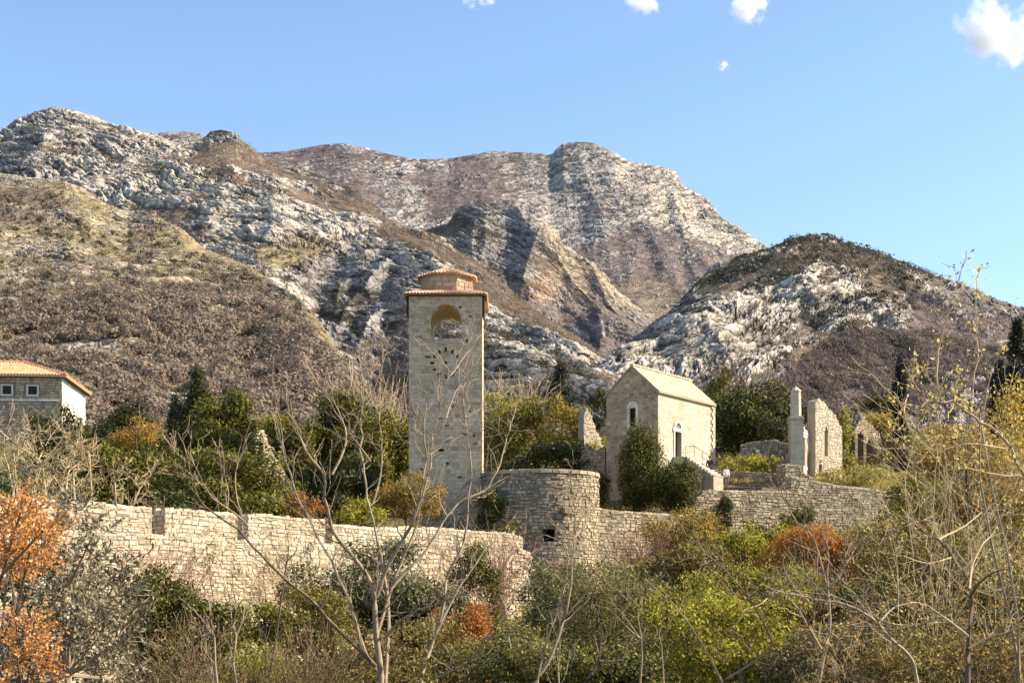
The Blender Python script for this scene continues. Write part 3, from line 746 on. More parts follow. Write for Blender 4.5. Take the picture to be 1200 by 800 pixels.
masonry(mb, bmap, -8.5, 8.5, -2, BT - .25, .20, (.16, .46), (-.01, .08), lambda u, v: ~((u > hu0 - .12) & (u < hu1 + .12) & (v > hz0 - .1) & (v < hz1 + .1)), rs, 0, jit=.035, wav=.06, split=.25)
masonry(mb, bmap, -12, 12, BT - .25, BT + .05, .3, (.4, .8), (.08, .15), None, rs, 0)
rim = lambda u, v, w: np.stack([BC[0] + (BR + .1 - v) * np.sin(u / BR), BC[1] - (BR + .1 - v) * np.cos(u / BR), BT - .06 + w], -1)
masonry(mb, rim, -12, 12, 0, 1.0, .5, (.4, .8), (.02, .10), None, rs, 0)
mb.build('drum_wall', [M['rough_stone'], M['rough_mortar']], root)
mb = MB()
ring = [(hu0, hz0), (hu1, hz0), (hu1, hz1), (hu0, hz1)]
for p, q in zip(ring, ring[1:] + ring[:1]):
    mb.poly(np.concatenate([bmap(np.array([p[0], q[0]]), np.array([p[1], q[1]]), np.zeros(2)), bmap(np.array([q[0], p[0]]), np.array([q[1], p[1]]), np.full(2, -1.6))]))
mb.poly(bmap(np.array([p[0] for p in ring]), np.array([p[1] for p in ring]), np.full(4, -1.6)))
mb.build('gun_hole', M['wood'], root)  # near-black lining puts the shade inside the hole into its colour
mb = MB(); c = bmap(np.array([1.55]), np.array([6.55]), np.array([.15]))[0]; mb.box(c, (.5, .9, .35), ax=((.93, .36, 0), (-.36, .93, 0)))
mb.box(bmap(np.array([1.15]), np.array([6.2]), np.array([.06]))[0], (.35, .6, .3)); mb.build('corbel_stone', M['rough_stone'], root)

# ------------------------------------------------------------------ walls right of the bastion
def simple_wall(name, label, A, B_, zb, top, thick, st='rough_stone', mo='rough_mortar', cat='wall', **k):
    mb = MB(); r = wall_run(mb, np.array(A, float), np.array(B_, float), zb, top, thick, rs, **k)
    o = mb.build(name, [M[st], M[mo]], None, loc=(A[0], A[1], zb)); tag(o, label, cat); return r
simple_wall('retaining_wall', 'short rubble wall joining the round bastion to the bushes below the chapel', (4.9, 93.6), (13.0, 99.0), -.5, [(0, 7.3), (2, 7.05), (9.7, 6.9)], 1.0, batter=.05, bz=4, ln=(.2, .5))
simple_wall('terrace_wall', 'long grey terrace wall below the stone steps of the chapel, ivy hanging on its face', (12.2, 99.6), (20.6, 103.4), 2, [(0, 7.4), (.9, 8.0), (1.7, 8.9), (9.3, 9.05)], 1.0, ln=(.2, .5))
simple_wall('lower_curtain_wall', 'rubble wall sloping down to the right below the ruin with the lancet window', (20.55, 103.6), (29.5, 107.2), 2, [(0, 10.2), (2.0, 9.9), (5, 9.6), (9.6, 9.3)], 1.0, ln=(.2, .5))
simple_wall('wall_stub', 'stepped rubble block standing on the terrace below the tall pillar', (20.3, 104.6), (22.7, 105.3), 7, [(0, 11.2), (1.3, 11.1), (1.35, 10.6), (2.5, 10.2)], 1.3)
simple_wall('parapet_wall', 'low shaded parapet with pale coping stones below the green grass bank beside the chapel', (15.4, 111.6), (21.4, 108.6), 8.2, [(0, 11.35), (3, 11.25), (5, 11.0), (6.7, 10.8)], .6, ln=(.25, .5))
simple_wall('garden_wall', 'dark low ruined wall carrying a small white plaque behind the grass bank', (19.3, 119.0), (24.0, 117.0), 10.5, [(0, 14.3), (1.2, 14.55), (3, 14.6), (5.1, 13.9)], .6)
o = MB(); o.box((20.65, 118.2, 13.62), (.32, .06, .26), ax=((.92, -.39, 0), (.39, .92, 0))); tag(o.build('wall_plaque', M['plaque'], None, loc=(20.65, 118.2, 13.62)), 'tiny white plaque fixed to the dark low wall behind the grass', 'plaque')

# ------------------------------------------------------------------ clock tower
TX0, TX1, TY0, TY1, TZ0, TZ1 = -7.12, -2.06, 97.0, 102.05, 1.0, 21.95
TCX = (TX0 + TX1) / 2; TCY = (TY0 + TY1) / 2; TW = TX1 - TX0; TD = TY1 - TY0
root = empty('clock_tower', (TCX, TCY, TZ0), 'tall square stone bell tower with an open arch and a small tiled lantern roof', 'tower')
mb = MB()
fm = flat_map((TX0, TY0, 0), (1, 0, 0), (0, -1, 0)); rm = flat_map((TX1, TY0, 0), (0, 1, 0), (1, 0, 0))
bm_ = flat_map((TX1, TY1, 0), (-1, 0, 0), (0, 1, 0)); lm = flat_map((TX0, TY1, 0), (0, -1, 0), (-1, 0, 0))
AU, AR, AS, AP = 2.53, 1.09, 19.0, 20.33
SU, SR, SS, SP = TD / 2, .75, 19.0, 19.75       # smaller arches in the sides
hole_panel(mb, fm, 0, TW, TZ0, TZ1, AU, AR, AS, AP, TD, 1, 2)
hole_panel(mb, bm_, 0, TW, TZ0, TZ1, TW - AU, AR, AS, AP, .01, 1, 1)
hole_panel(mb, rm, 0, TD, TZ0, TZ1, SU, SR, SS, SP, 0.02, 1, 1)
hole_panel(mb, lm, 0, TD, TZ0, TZ1, SU, SR, SS, SP, 0.02, 1, 1)
# the passage walls below the spring are pierced by the side arches: rebuild them as open jambs
def am(u, v):
    return ~((np.abs(u - AU) < AR + .1) & (v > AS - .05) & ((v < AP) | ((u - AU) ** 2 + (v - AP) ** 2 < (AR + .12) ** 2)))
cc = (2.55, 17.35)     # slots of the old dial, their shade put on as dark plates
masonry(mb, fm, 0, TW, TZ0, TZ1, .25, (.28, .62), (.001, .005), am, rs, 0, inset=.005, gap=.012, jit=.008, split=.1, tilt=.0008)
masonry(mb, rm, 0, TD, TZ0, TZ1, .25, (.28, .62), (.001, .005), None, rs, 0, inset=.005, gap=.012, jit=.008, tilt=.0008)
masonry(mb, lm, 0, TD, TZ0, TZ1, .25, (.28, .62), (.001, .005), None, rs, 0, inset=.005, gap=.012, jit=.008, tilt=.0008)
# voussoirs
for i in range(17):
    a0, a1_ = math.pi * i / 17 + .012, math.pi * (i + 1) / 17 - .012
    pts = [(AU - rr * math.cos(a), AP + rr * math.sin(a)) for rr, a in ((AR, a0), (AR + .24, a0), (AR + .24, a1_), (AR, a1_))]
    prism(mb, pts[::-1], fm, -.1, .022, 0)
SH = mb
mb = MB()
for k in range(12):
    a = 2 * math.pi * k / 12; ca, sa = math.cos(a), math.sin(a); s = .30 if k % 3 == 0 else .22
    q = []
    for du, dr in ((-.07, .78), (.07, .78), (.085, .78 + s), (-.085, .78 + s)): q.append((cc[0] + ca * dr - sa * du, cc[1] + sa * dr + ca * du))
    if (q[0][0]-q[1][0]) * (q[2][1]-q[1][1]) - (q[0][1]-q[1][1]) * (q[2][0]-q[1][0]) > 0: q = q[::-1]
    prism(mb, q, fm, -.05, .026, 0)
prism(mb, [(cc[0]-.09, cc[1]-.1), (cc[0]+.09, cc[1]-.1), (cc[0]+.09, cc[1]+.1), (cc[0]-.09, cc[1]+.1)], fm, -.05, .026, 0)
mb.build('dial_slot_shade', M['wood'], root)
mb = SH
for k in range(24):  # dark blocks: some dark stones, some putlog holes with shade put in as colour
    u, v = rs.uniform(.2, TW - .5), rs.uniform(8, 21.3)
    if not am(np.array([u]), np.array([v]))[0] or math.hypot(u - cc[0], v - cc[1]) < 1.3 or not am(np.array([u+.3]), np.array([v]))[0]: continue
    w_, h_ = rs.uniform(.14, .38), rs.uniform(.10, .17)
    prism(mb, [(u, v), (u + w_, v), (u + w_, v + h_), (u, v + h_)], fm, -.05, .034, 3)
mb.build('shaft', [M['tower_stone'], M['tower_mortar'], M['ochre'], stone_mat('dark_stone_and_hole', [(.06,.045,.035), (.11,.085,.065), (.085,.065,.05)], bump=.3)], root)
# eaves board and the hanging corner boards
mb = MB()
mb.box((TCX, TCY, TZ1), (TW + .16, TD + .16, .06), 0)
for x in (TX0 - .09, TX1 + .09): mb.box((x, TY0 + 1.0, TZ1 - 1.25), (.12, 1.9, 1.25), 0)
mb.build('eaves', M['wood'], root)
def tile_run(mb, p_low, p_up, r0, r1, m=0, seg=5, n=5):
    """a row of overlapping half-round tiles up the slope"""
    p0, p1 = np.array(p_low, float), np.array(p_up, float); d = (p1 - p0); Ld = np.linalg.norm(d); d /= Ld
    side = np.cross(d, (0, 0, 1.0)); side /= np.linalg.norm(side) + 1e-9; upv = np.cross(side, d)
    for k in range(n):
        a, b_ = k / n, min(1, (k + 1.12) / n); lift = .02
        V = []
        for s, f in ((a, 1.0), (b_, .82)):
            r = (r0 * (1 - s) + r1 * s) * f; c = p0 + d * Ld * s + upv * (lift if f == 1.0 else 0)
            for j in range(seg + 1):
                t_ = math.pi * j / seg; V.append(c + side * math.cos(t_) * r + upv * math.sin(t_) * r)
        fs = [(j, j + 1, seg + 2 + j, seg + 1 + j) for j in range(seg)]
        mb.add(V, fs, m); mb.poly([V[j] for j in range(seg + 1)][::-1], m)
mb = MB(); ez = TZ1 + .06; ov = .34; zi = ez + .42; ri = 1.9
cs = [(TX0 - ov, TY0 - ov), (TX1 + ov, TY0 - ov), (TX1 + ov, TY1 + ov), (TX0 - ov, TY1 + ov)]
ins = [(TCX - ri, TCY - ri), (TCX + ri, TCY - ri), (TCX + ri, TCY + ri), (TCX - ri, TCY + ri)]
for k in range(4):
    a, b_ = cs[k], cs[(k + 1) % 4]; ia, ib = ins[k], ins[(k + 1) % 4]
    mb.poly([(*a, ez), (*b_, ez), (*ib, zi), (*ia, zi)], 0)
    for j in range(25):
        s = (j + .5) / 25; lo = (a[0] + (b_[0]-a[0]) * s, a[1] + (b_[1]-a[1]) * s, ez + .03); hi = (ia[0] + (ib[0]-ia[0]) * s, ia[1] + (ib[1]-ia[1]) * s, zi + .03)
        tile_run(mb, lo, hi, .115, .09, 0, 5, 4)
mb.poly([(*c, ez - .004) for c in cs][::-1], 0)
mb.build('skirt_roof', M['tile'], root)
mb = MB(); DR = 1.78 / math.cos(math.pi / 8); dz0, dz1 = ez + .2, 23.62
oct_ = [(TCX + DR * math.sin(math.pi / 8 + k * math.pi / 4), TCY - DR * math.cos(math.pi / 8 + k * math.pi / 4)) for k in range(8)]
for k in range(8):
    a, b_ = oct_[k - 1], oct_[k]; e = unit2(b_[0]-a[0], b_[1]-a[1]); n = (e[1], -e[0], 0); Lk = math.hypot(b_[0]-a[0], b_[1]-a[1])
    f_ = flat_map((a[0], a[1], 0), e, n)
    mb.poly(f_(np.array([0, Lk, Lk, 0]), np.array([dz0, dz0, dz1, dz1]), np.zeros(4)), 1)
    masonry(mb, f_, 0, Lk, dz0, dz1, .34, (.35, .75), (.01, .05), None, rs, 0, inset=.025, gap=.02)
mb.build('lantern', [M['brick'], M['tower_mortar']], root)
mb = MB(); top = (TCX, TCY, 24.55); er = 2.06
for k in range(8):
    a, b_ = [(TCX + er / math.cos(math.pi/8) * math.sin(math.pi / 8 + j * math.pi / 4), TCY - er / math.cos(math.pi/8) * math.cos(math.pi / 8 + j * math.pi / 4), dz1) for j in (k - 1, k)]
    mb.poly([a, b_, top], 0); mb.poly([a, (TCX, TCY, dz1 - .02), b_], 0)
    for j in range(6):
        s = (j + .5) / 6; lo = (a[0] + (b_[0]-a[0]) * s, a[1] + (b_[1]-a[1]) * s, dz1 + .02)
        hi = tuple(lo[q] + (top[q] + (.03 if q == 2 else 0) - lo[q]) * .97 for q in range(3)); tile_run(mb, lo, hi, .135, .03, 0, 5, 5)
mb.lathe([(.0, 24.6), (.12, 24.55), (.14, 24.45)], (TCX, TCY, 0), 8)
mb.build('lantern_roof', M['tile'], root)

# ------------------------------------------------------------------ chapel
C0 = np.array((10.9, 105.0, 0.)); d1 = np.array((.6, .8, 0.)); d2 = np.array((-.8, .6, 0.)); CL, CWd = 8.6, 4.6
EZ, RZ, BZ = 16.7, 18.72, 7.0
root = empty('chapel', (C0[0], C0[1], BZ), 'small gabled stone chapel with a pale slab roof and a dark doorway', 'chapel')
n1, n2 = (.8, -.6, 0.), (-.6, -.8, 0.)
lw_ = flat_map(C0, d1, n1); gw = flat_map(C0, d2, n2)
mb = MB()
f = lambda mp, pts, m=1: mb.poly(mp(np.array([p[0] for p in pts]), np.array([p[1] for p in pts]), np.zeros(len(pts))), m)
D0, D1, DZ0, DZ1 = 2.42, 3.40, 11.95, 13.95
f(lw_, [(0, BZ), (D0, BZ), (D0, EZ), (0, EZ)]); f(lw_, [(D1, BZ), (CL, BZ), (CL, EZ), (D1, EZ)]); f(lw_, [(D0, BZ), (D1, BZ), (D1, DZ0), (D0, DZ0)]); f(lw_, [(D0, DZ1), (D1, DZ1), (D1, EZ), (D0, EZ)])
for a, b_ in (((D0, DZ0), (D0, DZ1)), ((D0, DZ1), (D1, DZ1)), ((D1, DZ1), (D1, DZ0)), ((D1, DZ0), (D0, DZ0))):
    mb.poly(np.concatenate([lw_(np.array([a[0], b_[0]]), np.array([a[1], b_[1]]), np.zeros(2)), lw_(np.array([b_[0], a[0]]), np.array([b_[1], a[1]]), np.full(2, -.4))]), 1)
G0, G1, GZ0, GZ1 = 1.9, 2.5, 14.2, 15.6; GC = CWd / 2
f(gw, [(0, BZ), (CWd, BZ), (CWd, GZ0), (0, GZ0)]); f(gw, [(0, GZ0), (G0, GZ0), (G0, GZ1), (0, GZ1)]); f(gw, [(G1, GZ0), (CWd, GZ0), (CWd, GZ1), (G1, GZ1)])
f(gw, [(0, GZ1), (CWd, GZ1), (CWd, EZ), (GC, RZ), (0, EZ)])
far = lambda q: q + d1 * CL
c00, c01 = gw(np.array([0, CWd]), np.array([BZ, BZ]), np.zeros(2)); t00, t01 = gw(np.array([0, CWd]), np.array([EZ, EZ]), np.zeros(2)); rg0 = gw(np.array([GC]), np.array([RZ]), np.zeros(1))[0]
mb.poly([c01, far(c01), far(t01), t01], 1); mb.poly([far(c01), far(c00), far(t00), far(rg0), far(t01)], 1)
pr = (.001, .006)
masonry(mb, lw_, 0, CL, BZ, EZ - .1, .30, (.3, .7), pr, lambda u, v: ~((u > D0 - .3) & (u < D1 + .3) & (v > DZ0 - .1) & (v < 15.0)), rs, 0, inset=.006, gap=.012, jit=.012, split=.2, tilt=.001)
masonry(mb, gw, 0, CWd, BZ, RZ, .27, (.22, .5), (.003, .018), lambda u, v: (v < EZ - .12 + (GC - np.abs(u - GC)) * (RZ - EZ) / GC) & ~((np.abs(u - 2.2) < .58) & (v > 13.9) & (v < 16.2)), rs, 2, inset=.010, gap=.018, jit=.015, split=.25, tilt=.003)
# quoins at the far corner stand proud
for k in range(18):
    z = BZ + 4.4 + k * .29; l = .55 if k % 2 else .35
    prism(mb, [(CL - l + .06, z), (CL + .08, z), (CL + .08, z + .27), (CL - l + .06, z + .27)], lw_, -.2, .085, 0)
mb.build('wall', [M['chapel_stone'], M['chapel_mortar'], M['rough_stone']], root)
# door, surround, lunette
mb = MB(); f2 = lambda pts, w: mb.poly(lw_(np.array([p[0] for p in pts]), np.array([p[1] for p in pts]), np.full(len(pts), w)))
for k in range(5):
    a = D0 + (D1 - D0) * k / 5; prism(mb, [(a + .01, DZ0), (a + (D1-D0)/5 - .01, DZ0), (a + (D1-D0)/5 - .01, DZ1), (a + .01, DZ1)], lw_, -.39, -.33)
mb.build('door', M['wood'], root)
mb = MB()
prism(mb, [(D0 - .16, DZ0 - .02), (D0, DZ0 - .02), (D0, DZ1), (D0 - .16, DZ1)], lw_, -.1, .07); prism(mb, [(D1, DZ0 - .02), (D1 + .16, DZ0 - .02), (D1 + .16, DZ1), (D1, DZ1)], lw_, -.1, .07)
prism(mb, [(D0 - .32, DZ1), (D1 + .32, DZ1), (D1 + .32, DZ1 + .25), (D0 - .32, DZ1 + .25)], lw_, -.1, .085)
uc = (D0 + D1) / 2; z0 = DZ1 + .25; K = 10
for i in range(K):
    a0, a1_ = math.pi * i / K, math.pi * (i + 1) / K
    prism(mb, [(uc - rr * math.cos(a), z0 + rr * math.sin(a)) for rr, a in ((.44, a0), (.62, a0), (.62, a1_), (.44, a1_))][::-1], lw_, -.1, .09)
prism(mb, [(uc - .44, z0)] + [(uc + .44 * math.cos(math.pi * i / K), z0 + .44 * math.sin(math.pi * i / K)) for i in range(K + 1)], lw_, -.1, .0)
mb.build('door_surround', M['white_stone'], root)
# gable window
mb = MB(); wc = 2.2
for pts in ([(wc - .50, 14.1), (wc - .28, 14.1), (wc - .28, 15.6), (wc - .50, 15.6)], [(wc + .28, 14.1), (wc + .50, 14.1), (wc + .50, 15.6), (wc + .28, 15.6)], [(wc - .58, 13.96), (wc + .58, 13.96), (wc + .58, 14.1), (wc - .58, 14.1)]): prism(mb, pts, gw, -.1, .07)
for i in range(K):
    a0, a1_ = math.pi * i / K, math.pi * (i + 1) / K
    prism(mb, [(wc - rr * math.cos(a), 15.6 + rr * math.sin(a)) for rr, a in ((.28, a0), (.50, a0), (.50, a1_), (.28, a1_))][::-1], gw, -.1, .07)
prism(mb, [(wc + .28 * math.cos(math.pi * i / K), 15.65 + .25 * math.sin(math.pi * i / K)) for i in range(K + 1)], gw, -.05, .012)
wf = mb.build('window', M['white_stone'], root)
mb = MB(); prism(mb, [(wc - .28, 14.1), (wc + .28, 14.1), (wc + .28, 15.6), (wc - .28, 15.6)], gw, -.3, -.22)
for q in (-.08, .08): prism(mb, [(wc + q - .015, 14.1), (wc + q + .015, 14.1), (wc + q + .015, 15.6), (wc + q - .015, 15.6)], gw, -.22, -.19)
g_ = mb.build('pane', M['dark'], root); g_.parent = wf
# roof
mb = MB(); ovh = .18
for s in (0, 1):
    ub, rise = (0, 1) if s == 0 else (CWd, -1)
    lo = gw(np.array([ub - rise * ovh]), np.array([EZ - ovh * (RZ - EZ) / GC + .02]), np.array([.10]))[0]; hi = gw(np.array([GC]), np.array([RZ + .02]), np.array([.10]))[0]
    LR = CL + .2; sl = hi - lo; sll = np.linalg.norm(sl); sl /= sll; nn = np.cross(d1, sl); nn = nn if nn[2] > 0 else -nn
    q = [lo, lo + d1 * LR, hi + d1 * LR, hi]; th = np.array((0, 0, .12))
    mb.add(q + [x + th for x in q], [(3,2,1,0),(4,5,6,7),(0,1,5,4),(1,2,6,5),(2,3,7,6),(3,0,4,7)], 1)
    rp = lambda u, v, w, lo=lo, sl=sl, nn=nn: lo + th + np.multiply.outer(u, d1) + np.multiply.outer(v, sl) + np.multiply.outer(w - .02 * (v % .36) / .36, nn)
    masonry(mb, rp, 0, LR, 0, sll, .36, (.35, .65), (.02, .05), None, rs, 0, inset=.01, gap=.012, jit=.008)
rp = rg0 + np.array((0, 0, .18)) - d1 * .1
for k in range(20):
    c = rp + d1 * (k + .5) * (CL + .2) / 20; mb.box(c - np.array((0, 0, .06)), ((CL + .2) / 20 - .02, .36, .13), 0, ax=(d1, d2), taper=.8)
mb.build('roof', [M['roof_slab'], M['chapel_mortar']], root)
mb = MB(); prism(mb, [(-.05, EZ - .16), (CL + .05, EZ - .16), (CL + .05, EZ - .02), (-.05, EZ - .02)], lw_, -.05, .14); mb.build('eaves_cornice', M['wall_stone'], root)

# steps and railing to the chapel door
root = empty('stone_steps', tuple(C0 + d1 * 4 + np.array((0, 0, 9))), 'flight of pale stone steps with a thin iron railing leading up to the chapel door', 'steps')
mb = MB()
sd_ = np.array(n1)
for k in range(10):
    w_ = .95 + k * .25; z = 11.88 - k * .17
    mb.box(C0 + d1 * 3.0 + sd_ * (w_ + .125) + np.array((0, 0, 8.2)), (1.5, .25, z - 8.2), 0, ax=(d1, d2)); mb.box(C0 + d1 * 3.0 + sd_ * (w_ + .14) + np.array((0, 0, z + .001)), (1.54, .30, .06), 1, ax=(d1, d2))
mb.box(C0 + d1 * 3.0 + sd_ * .49 + np.array((0, 0, 8)), (1.7, .93, 3.92), 0, ax=(d1, d2)); mb.box(C0 + d1 * 3.0 + sd_ * .49 + np.array((0, 0, 11.922)), (1.76, .96, .05), 1, ax=(d1, d2))
mb.build('tread', [M['rough_stone'], M['white_stone']], root)  # step sides in darker stone, their shade put into the colour
mb = MB(); pts = []
for k in range(5):
    w_ = .15 + k * .75; z = 11.95 - max(0, (w_ - .95)) / .25 * .17; b0 = C0 + d1 * 3.85 + sd_ * w_ + np.array((0, 0, z - .05)); mb.tube([b0, b0 + np.array((0, 0, 1.0))], [.022, .022], 5); pts.append(b0 + np.array((0, 0, 1.0)))
mb.tube(pts, [.025] * 5, 5); mb.tube([p - np.array((0, 0, .45)) for p in pts], [.016] * 5, 4)
mb.build('railing', M['iron'], root)

# ------------------------------------------------------------------ pillar and ruins on the right
mb = MB(); root = empty('stone_pillar', (22.62, 112, 10.5), 'slender pale pillar with a pointed cap standing at the left end of the lancet ruin', 'pillar')
mb.lathe([(.45, 15.75), (.40, 17.7), (.44, 17.72), (.44, 17.82), (0, 18.2)], (22.6, 112, 0), 8, phase=math.pi/8); mb.build('column', M['pale_stone'], root)
mb = MB(); mb.box((22.6, 112, 10.5), (1.04, 1.04, 5.0), 1)
for fmx in (flat_map((22.08, 111.48, 0), (1, 0, 0), (0, -1, 0)), flat_map((23.12, 111.48, 0), (0, 1, 0), (1, 0, 0))): masonry(mb, fmx, 0, 1.04, 10.5, 15.5, .34, (.35, .7), (.001, .005), None, rs, 0, inset=.006, gap=.012, jit=.006, tilt=.001)
mb.box((22.6, 112, 15.5), (1.2, 1.2, .12), 0); mb.box((22.6, 112, 15.62), (1.02, 1.02, .16), 0)
mb.build('pedestal', [M['pale_stone'], M['chapel_mortar']], root)
def ruin(name, label, A, B_, zb, top, thick, holes, st='chapel_stone', mo='chapel_mortar', course=.2):
    """ruined wall: ragged outline, openings cut right through; built in narrow upright strips"""
    e = unit2(B_[0]-A[0], B_[1]-A[1]); n = (e[1], -e[0], 0.); Lw = math.hypot(B_[0]-A[0], B_[1]-A[1]); mp = flat_map((A[0], A[1], 0), e, n)
    mb = MB(); N = int(Lw / .12); tu = [p[0] for p in top]; tz = [p[1] for p in top]; z = np.interp(np.linspace(0, Lw, N + 1), tu, tz) + rs.uniform(-.08, .08, N + 1)
    for i in range(N):
        a, b_ = Lw * i / N, Lw * (i + 1) / N; um = (a + b_) / 2; segs = [(zb, None)]
        cuts = sorted([(h[1](um)) for h in holes if h[0][0] < um < h[0][1]]); lo = zb
        for (h0, h1) in cuts: prism(mb, [(a, lo), (b_, lo), (b_, h0), (a, h0)], mp, -thick, 0, 1); lo = h1
        prism(mb, [(a, lo), (b_, lo), (b_, z[i + 1]), (a, z[i])], mp, -thick, 0, 1)
    def ins(u, v):
        k = v < np.interp(u, tu, tz) - .05
        for h in holes:
            w = (u > h[0][0] - .2) & (u < h[0][1] + .2); hh = np.array([h[1](float(np.clip(x, h[0][0], h[0][1]))) for x in u]); k &= ~(w & (v > hh[:, 0] - .06) & (v < hh[:, 1] + .08))
        return k
    masonry(mb, mp, 0, Lw, zb, max(tz), course, (.18, .45), (.005, .05), ins, rs, 0, inset=.015, gap=.022, split=.3, tilt=.006)
    o = mb.build(name, [M[st], M[mo]], None, loc=(A[0], A[1], zb)); tag(o, label, 'ruin'); return o
lan = lambda c, w, z0, z1: ((c - w, c + w), lambda u: (z0, z1 - (abs(u - c) / w) ** 1.5 * .55))
ruin('lancet_ruin', 'tall sunlit ruined wall with one narrow pointed window, right of the slender pillar', (24.45, 113.4), (27.25, 116.1), 10.4, [(0, 17.0), (.25, 17.35), (.7, 17.45), (1.4, 17.15), (2.3, 16.6), (2.9, 16.3), (3.9, 15.2)], .75, [lan(1.6, .26, 12.9, 15.35), lan(.75, .22, 11.2, 12.6)])
ruin('ruined_side_wall', 'low bright broken wall joining the slender pillar to the lancet window ruin', (23.05, 112.3), (24.5, 114.4), 10.3, [(0, 15.5), (.5, 15.1), (1.1, 14.9), (2.55, 14.4)], .4, [lan(.75, .16, 12.0, 14.4), lan(1.6, .2, 10.6, 13.2)], 'white_stone')
ruin('ruined_arch', 'overgrown grey ruined arch at the left of the yellow mound, near the narrow cypress', (30.3, 124.2), (33.0, 126.0), 12, [(0, 16.3), (.5, 17.2), (1.2, 17.4), (2.0, 17.0), (3.2, 16.0)], .8, [((.35, 1.05), lambda u: (12.2, 15.6 + math.sqrt(max(0, 1 - ((u - .7) / .36) ** 2)) * .6)), ((1.5, 2.3), lambda u: (12.2, 15.2 + math.sqrt(max(0, 1 - ((u - 1.9) / .41) ** 2)) * .6))], 'rough_stone', 'rough_mortar')
ruin('ruined_wall_fragment', 'pale jagged wall fragment peaked at its left, between ivy left of the chapel', (6.0, 117.5), (7.8, 118.9), 11.5, [(0, 16.6), (.35, 17.2), (.7, 16.9), (1.3, 15.6), (1.8, 14.9), (2.2, 13.4)], .7, [])
ruin('ivy_grown_ruin', 'broken pale stone wall wrapped in ivy behind the rampart, left of the clock tower', (-20.0, 109.0), (-17.9, 111.0), 8, [(0, 13.0), (.4, 14.3), (.9, 14.4), (1.4, 13.2), (2.0, 12.3), (2.9, 11.2)], .9, [])
ruin('shaded_wall_end', 'narrow shaded masonry strip between the round bastion and the chapel gable', (5.3, 108.7), (7.15, 107.85), 6, [(0, 12.2), (.5, 13.0), (1.2, 12.6), (2.1, 12.9)], .8, [], 'rough_stone', 'rough_mortar')

# ------------------------------------------------------------------ house at the left edge
H0 = np.array((-41.6, 130.0, 0.)); th_ = R(5); hx = np.array((-math.cos(th_), -math.sin(th_), 0)); hy = np.array((-math.sin(th_), math.cos(th_), 0))
HL, HD, HZ0, HE = 17.0, 10.0, 14.0, 22.0
root = empty('hillside_house', (H0[0], H0[1], HZ0), 'grey stone house with an orange tiled hip roof and a sunlit pale end wall', 'house')
hf = flat_map(H0 + hx * HL, -hx, np.cross(-hx, (0, 0, 1))); hr = flat_map(H0, hy, np.cross(hy, (0, 0, 1)))
mb = MB(); f = lambda mp, pts, m=1: mb.poly(mp(np.array([p[0] for p in pts]), np.array([p[1] for p in pts]), np.zeros(len(pts))), m)
wins = [(HL - 2.65, 20.3), (HL - 4.95, 20.3), (HL - 7.3, 20.3)]; ww, wh = .82, .78
xs = [0.0]
for (wx_, wz_) in sorted(wins): xs += [wx_ - ww/2, wx_ + ww/2]
xs += [HL]
for i in range(len(xs) - 1):
    if i % 2 == 0: f(hf, [(xs[i], HZ0), (xs[i+1], HZ0), (xs[i+1], HE), (xs[i], HE)])
    else: f(hf, [(xs[i], HZ0), (xs[i+1], HZ0), (xs[i+1], 20.3), (xs[i], 20.3)]); f(hf, [(xs[i], 20.3 + wh), (xs[i+1], 20.3 + wh), (xs[i+1], HE), (xs[i], HE)])
f(hr, [(0, HZ0), (HD, HZ0), (HD, HE), (0, HE)])
bk = H0 + hy * HD; mb.poly([bk + np.array((0,0,HZ0)), bk + hx * HL + np.array((0,0,HZ0)), bk + hx * HL + np.array((0,0,HE)), bk + np.array((0,0,HE))], 1)
lf = H0 + hx * HL; mb.poly([lf + np.array((0,0,HZ0)), lf + np.array((0,0,HE)), lf + hy * HD + np.array((0,0,HE)), lf + hy * HD + np.array((0,0,HZ0))], 1)
masonry(mb, hf, 0, HL, HZ0, HE, .24, (.2, .5), (.004, .03), lambda u, v: np.all([~((np.abs(u - a) < ww/2 + .3) & (v > 20.0) & (v < 21.4)) for a, _ in wins], axis=0), rs, 0, inset=.015, gap=.02)
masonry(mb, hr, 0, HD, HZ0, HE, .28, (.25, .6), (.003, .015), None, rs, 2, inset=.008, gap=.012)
prism(mb, [(0, 19.72), (HL, 19.72), (HL, 19.86), (0, 19.86)], hf, -.05, .09, 2)
mb.build('wall', [M['rough_stone'], M['rough_mortar'], M['white_stone']], root)
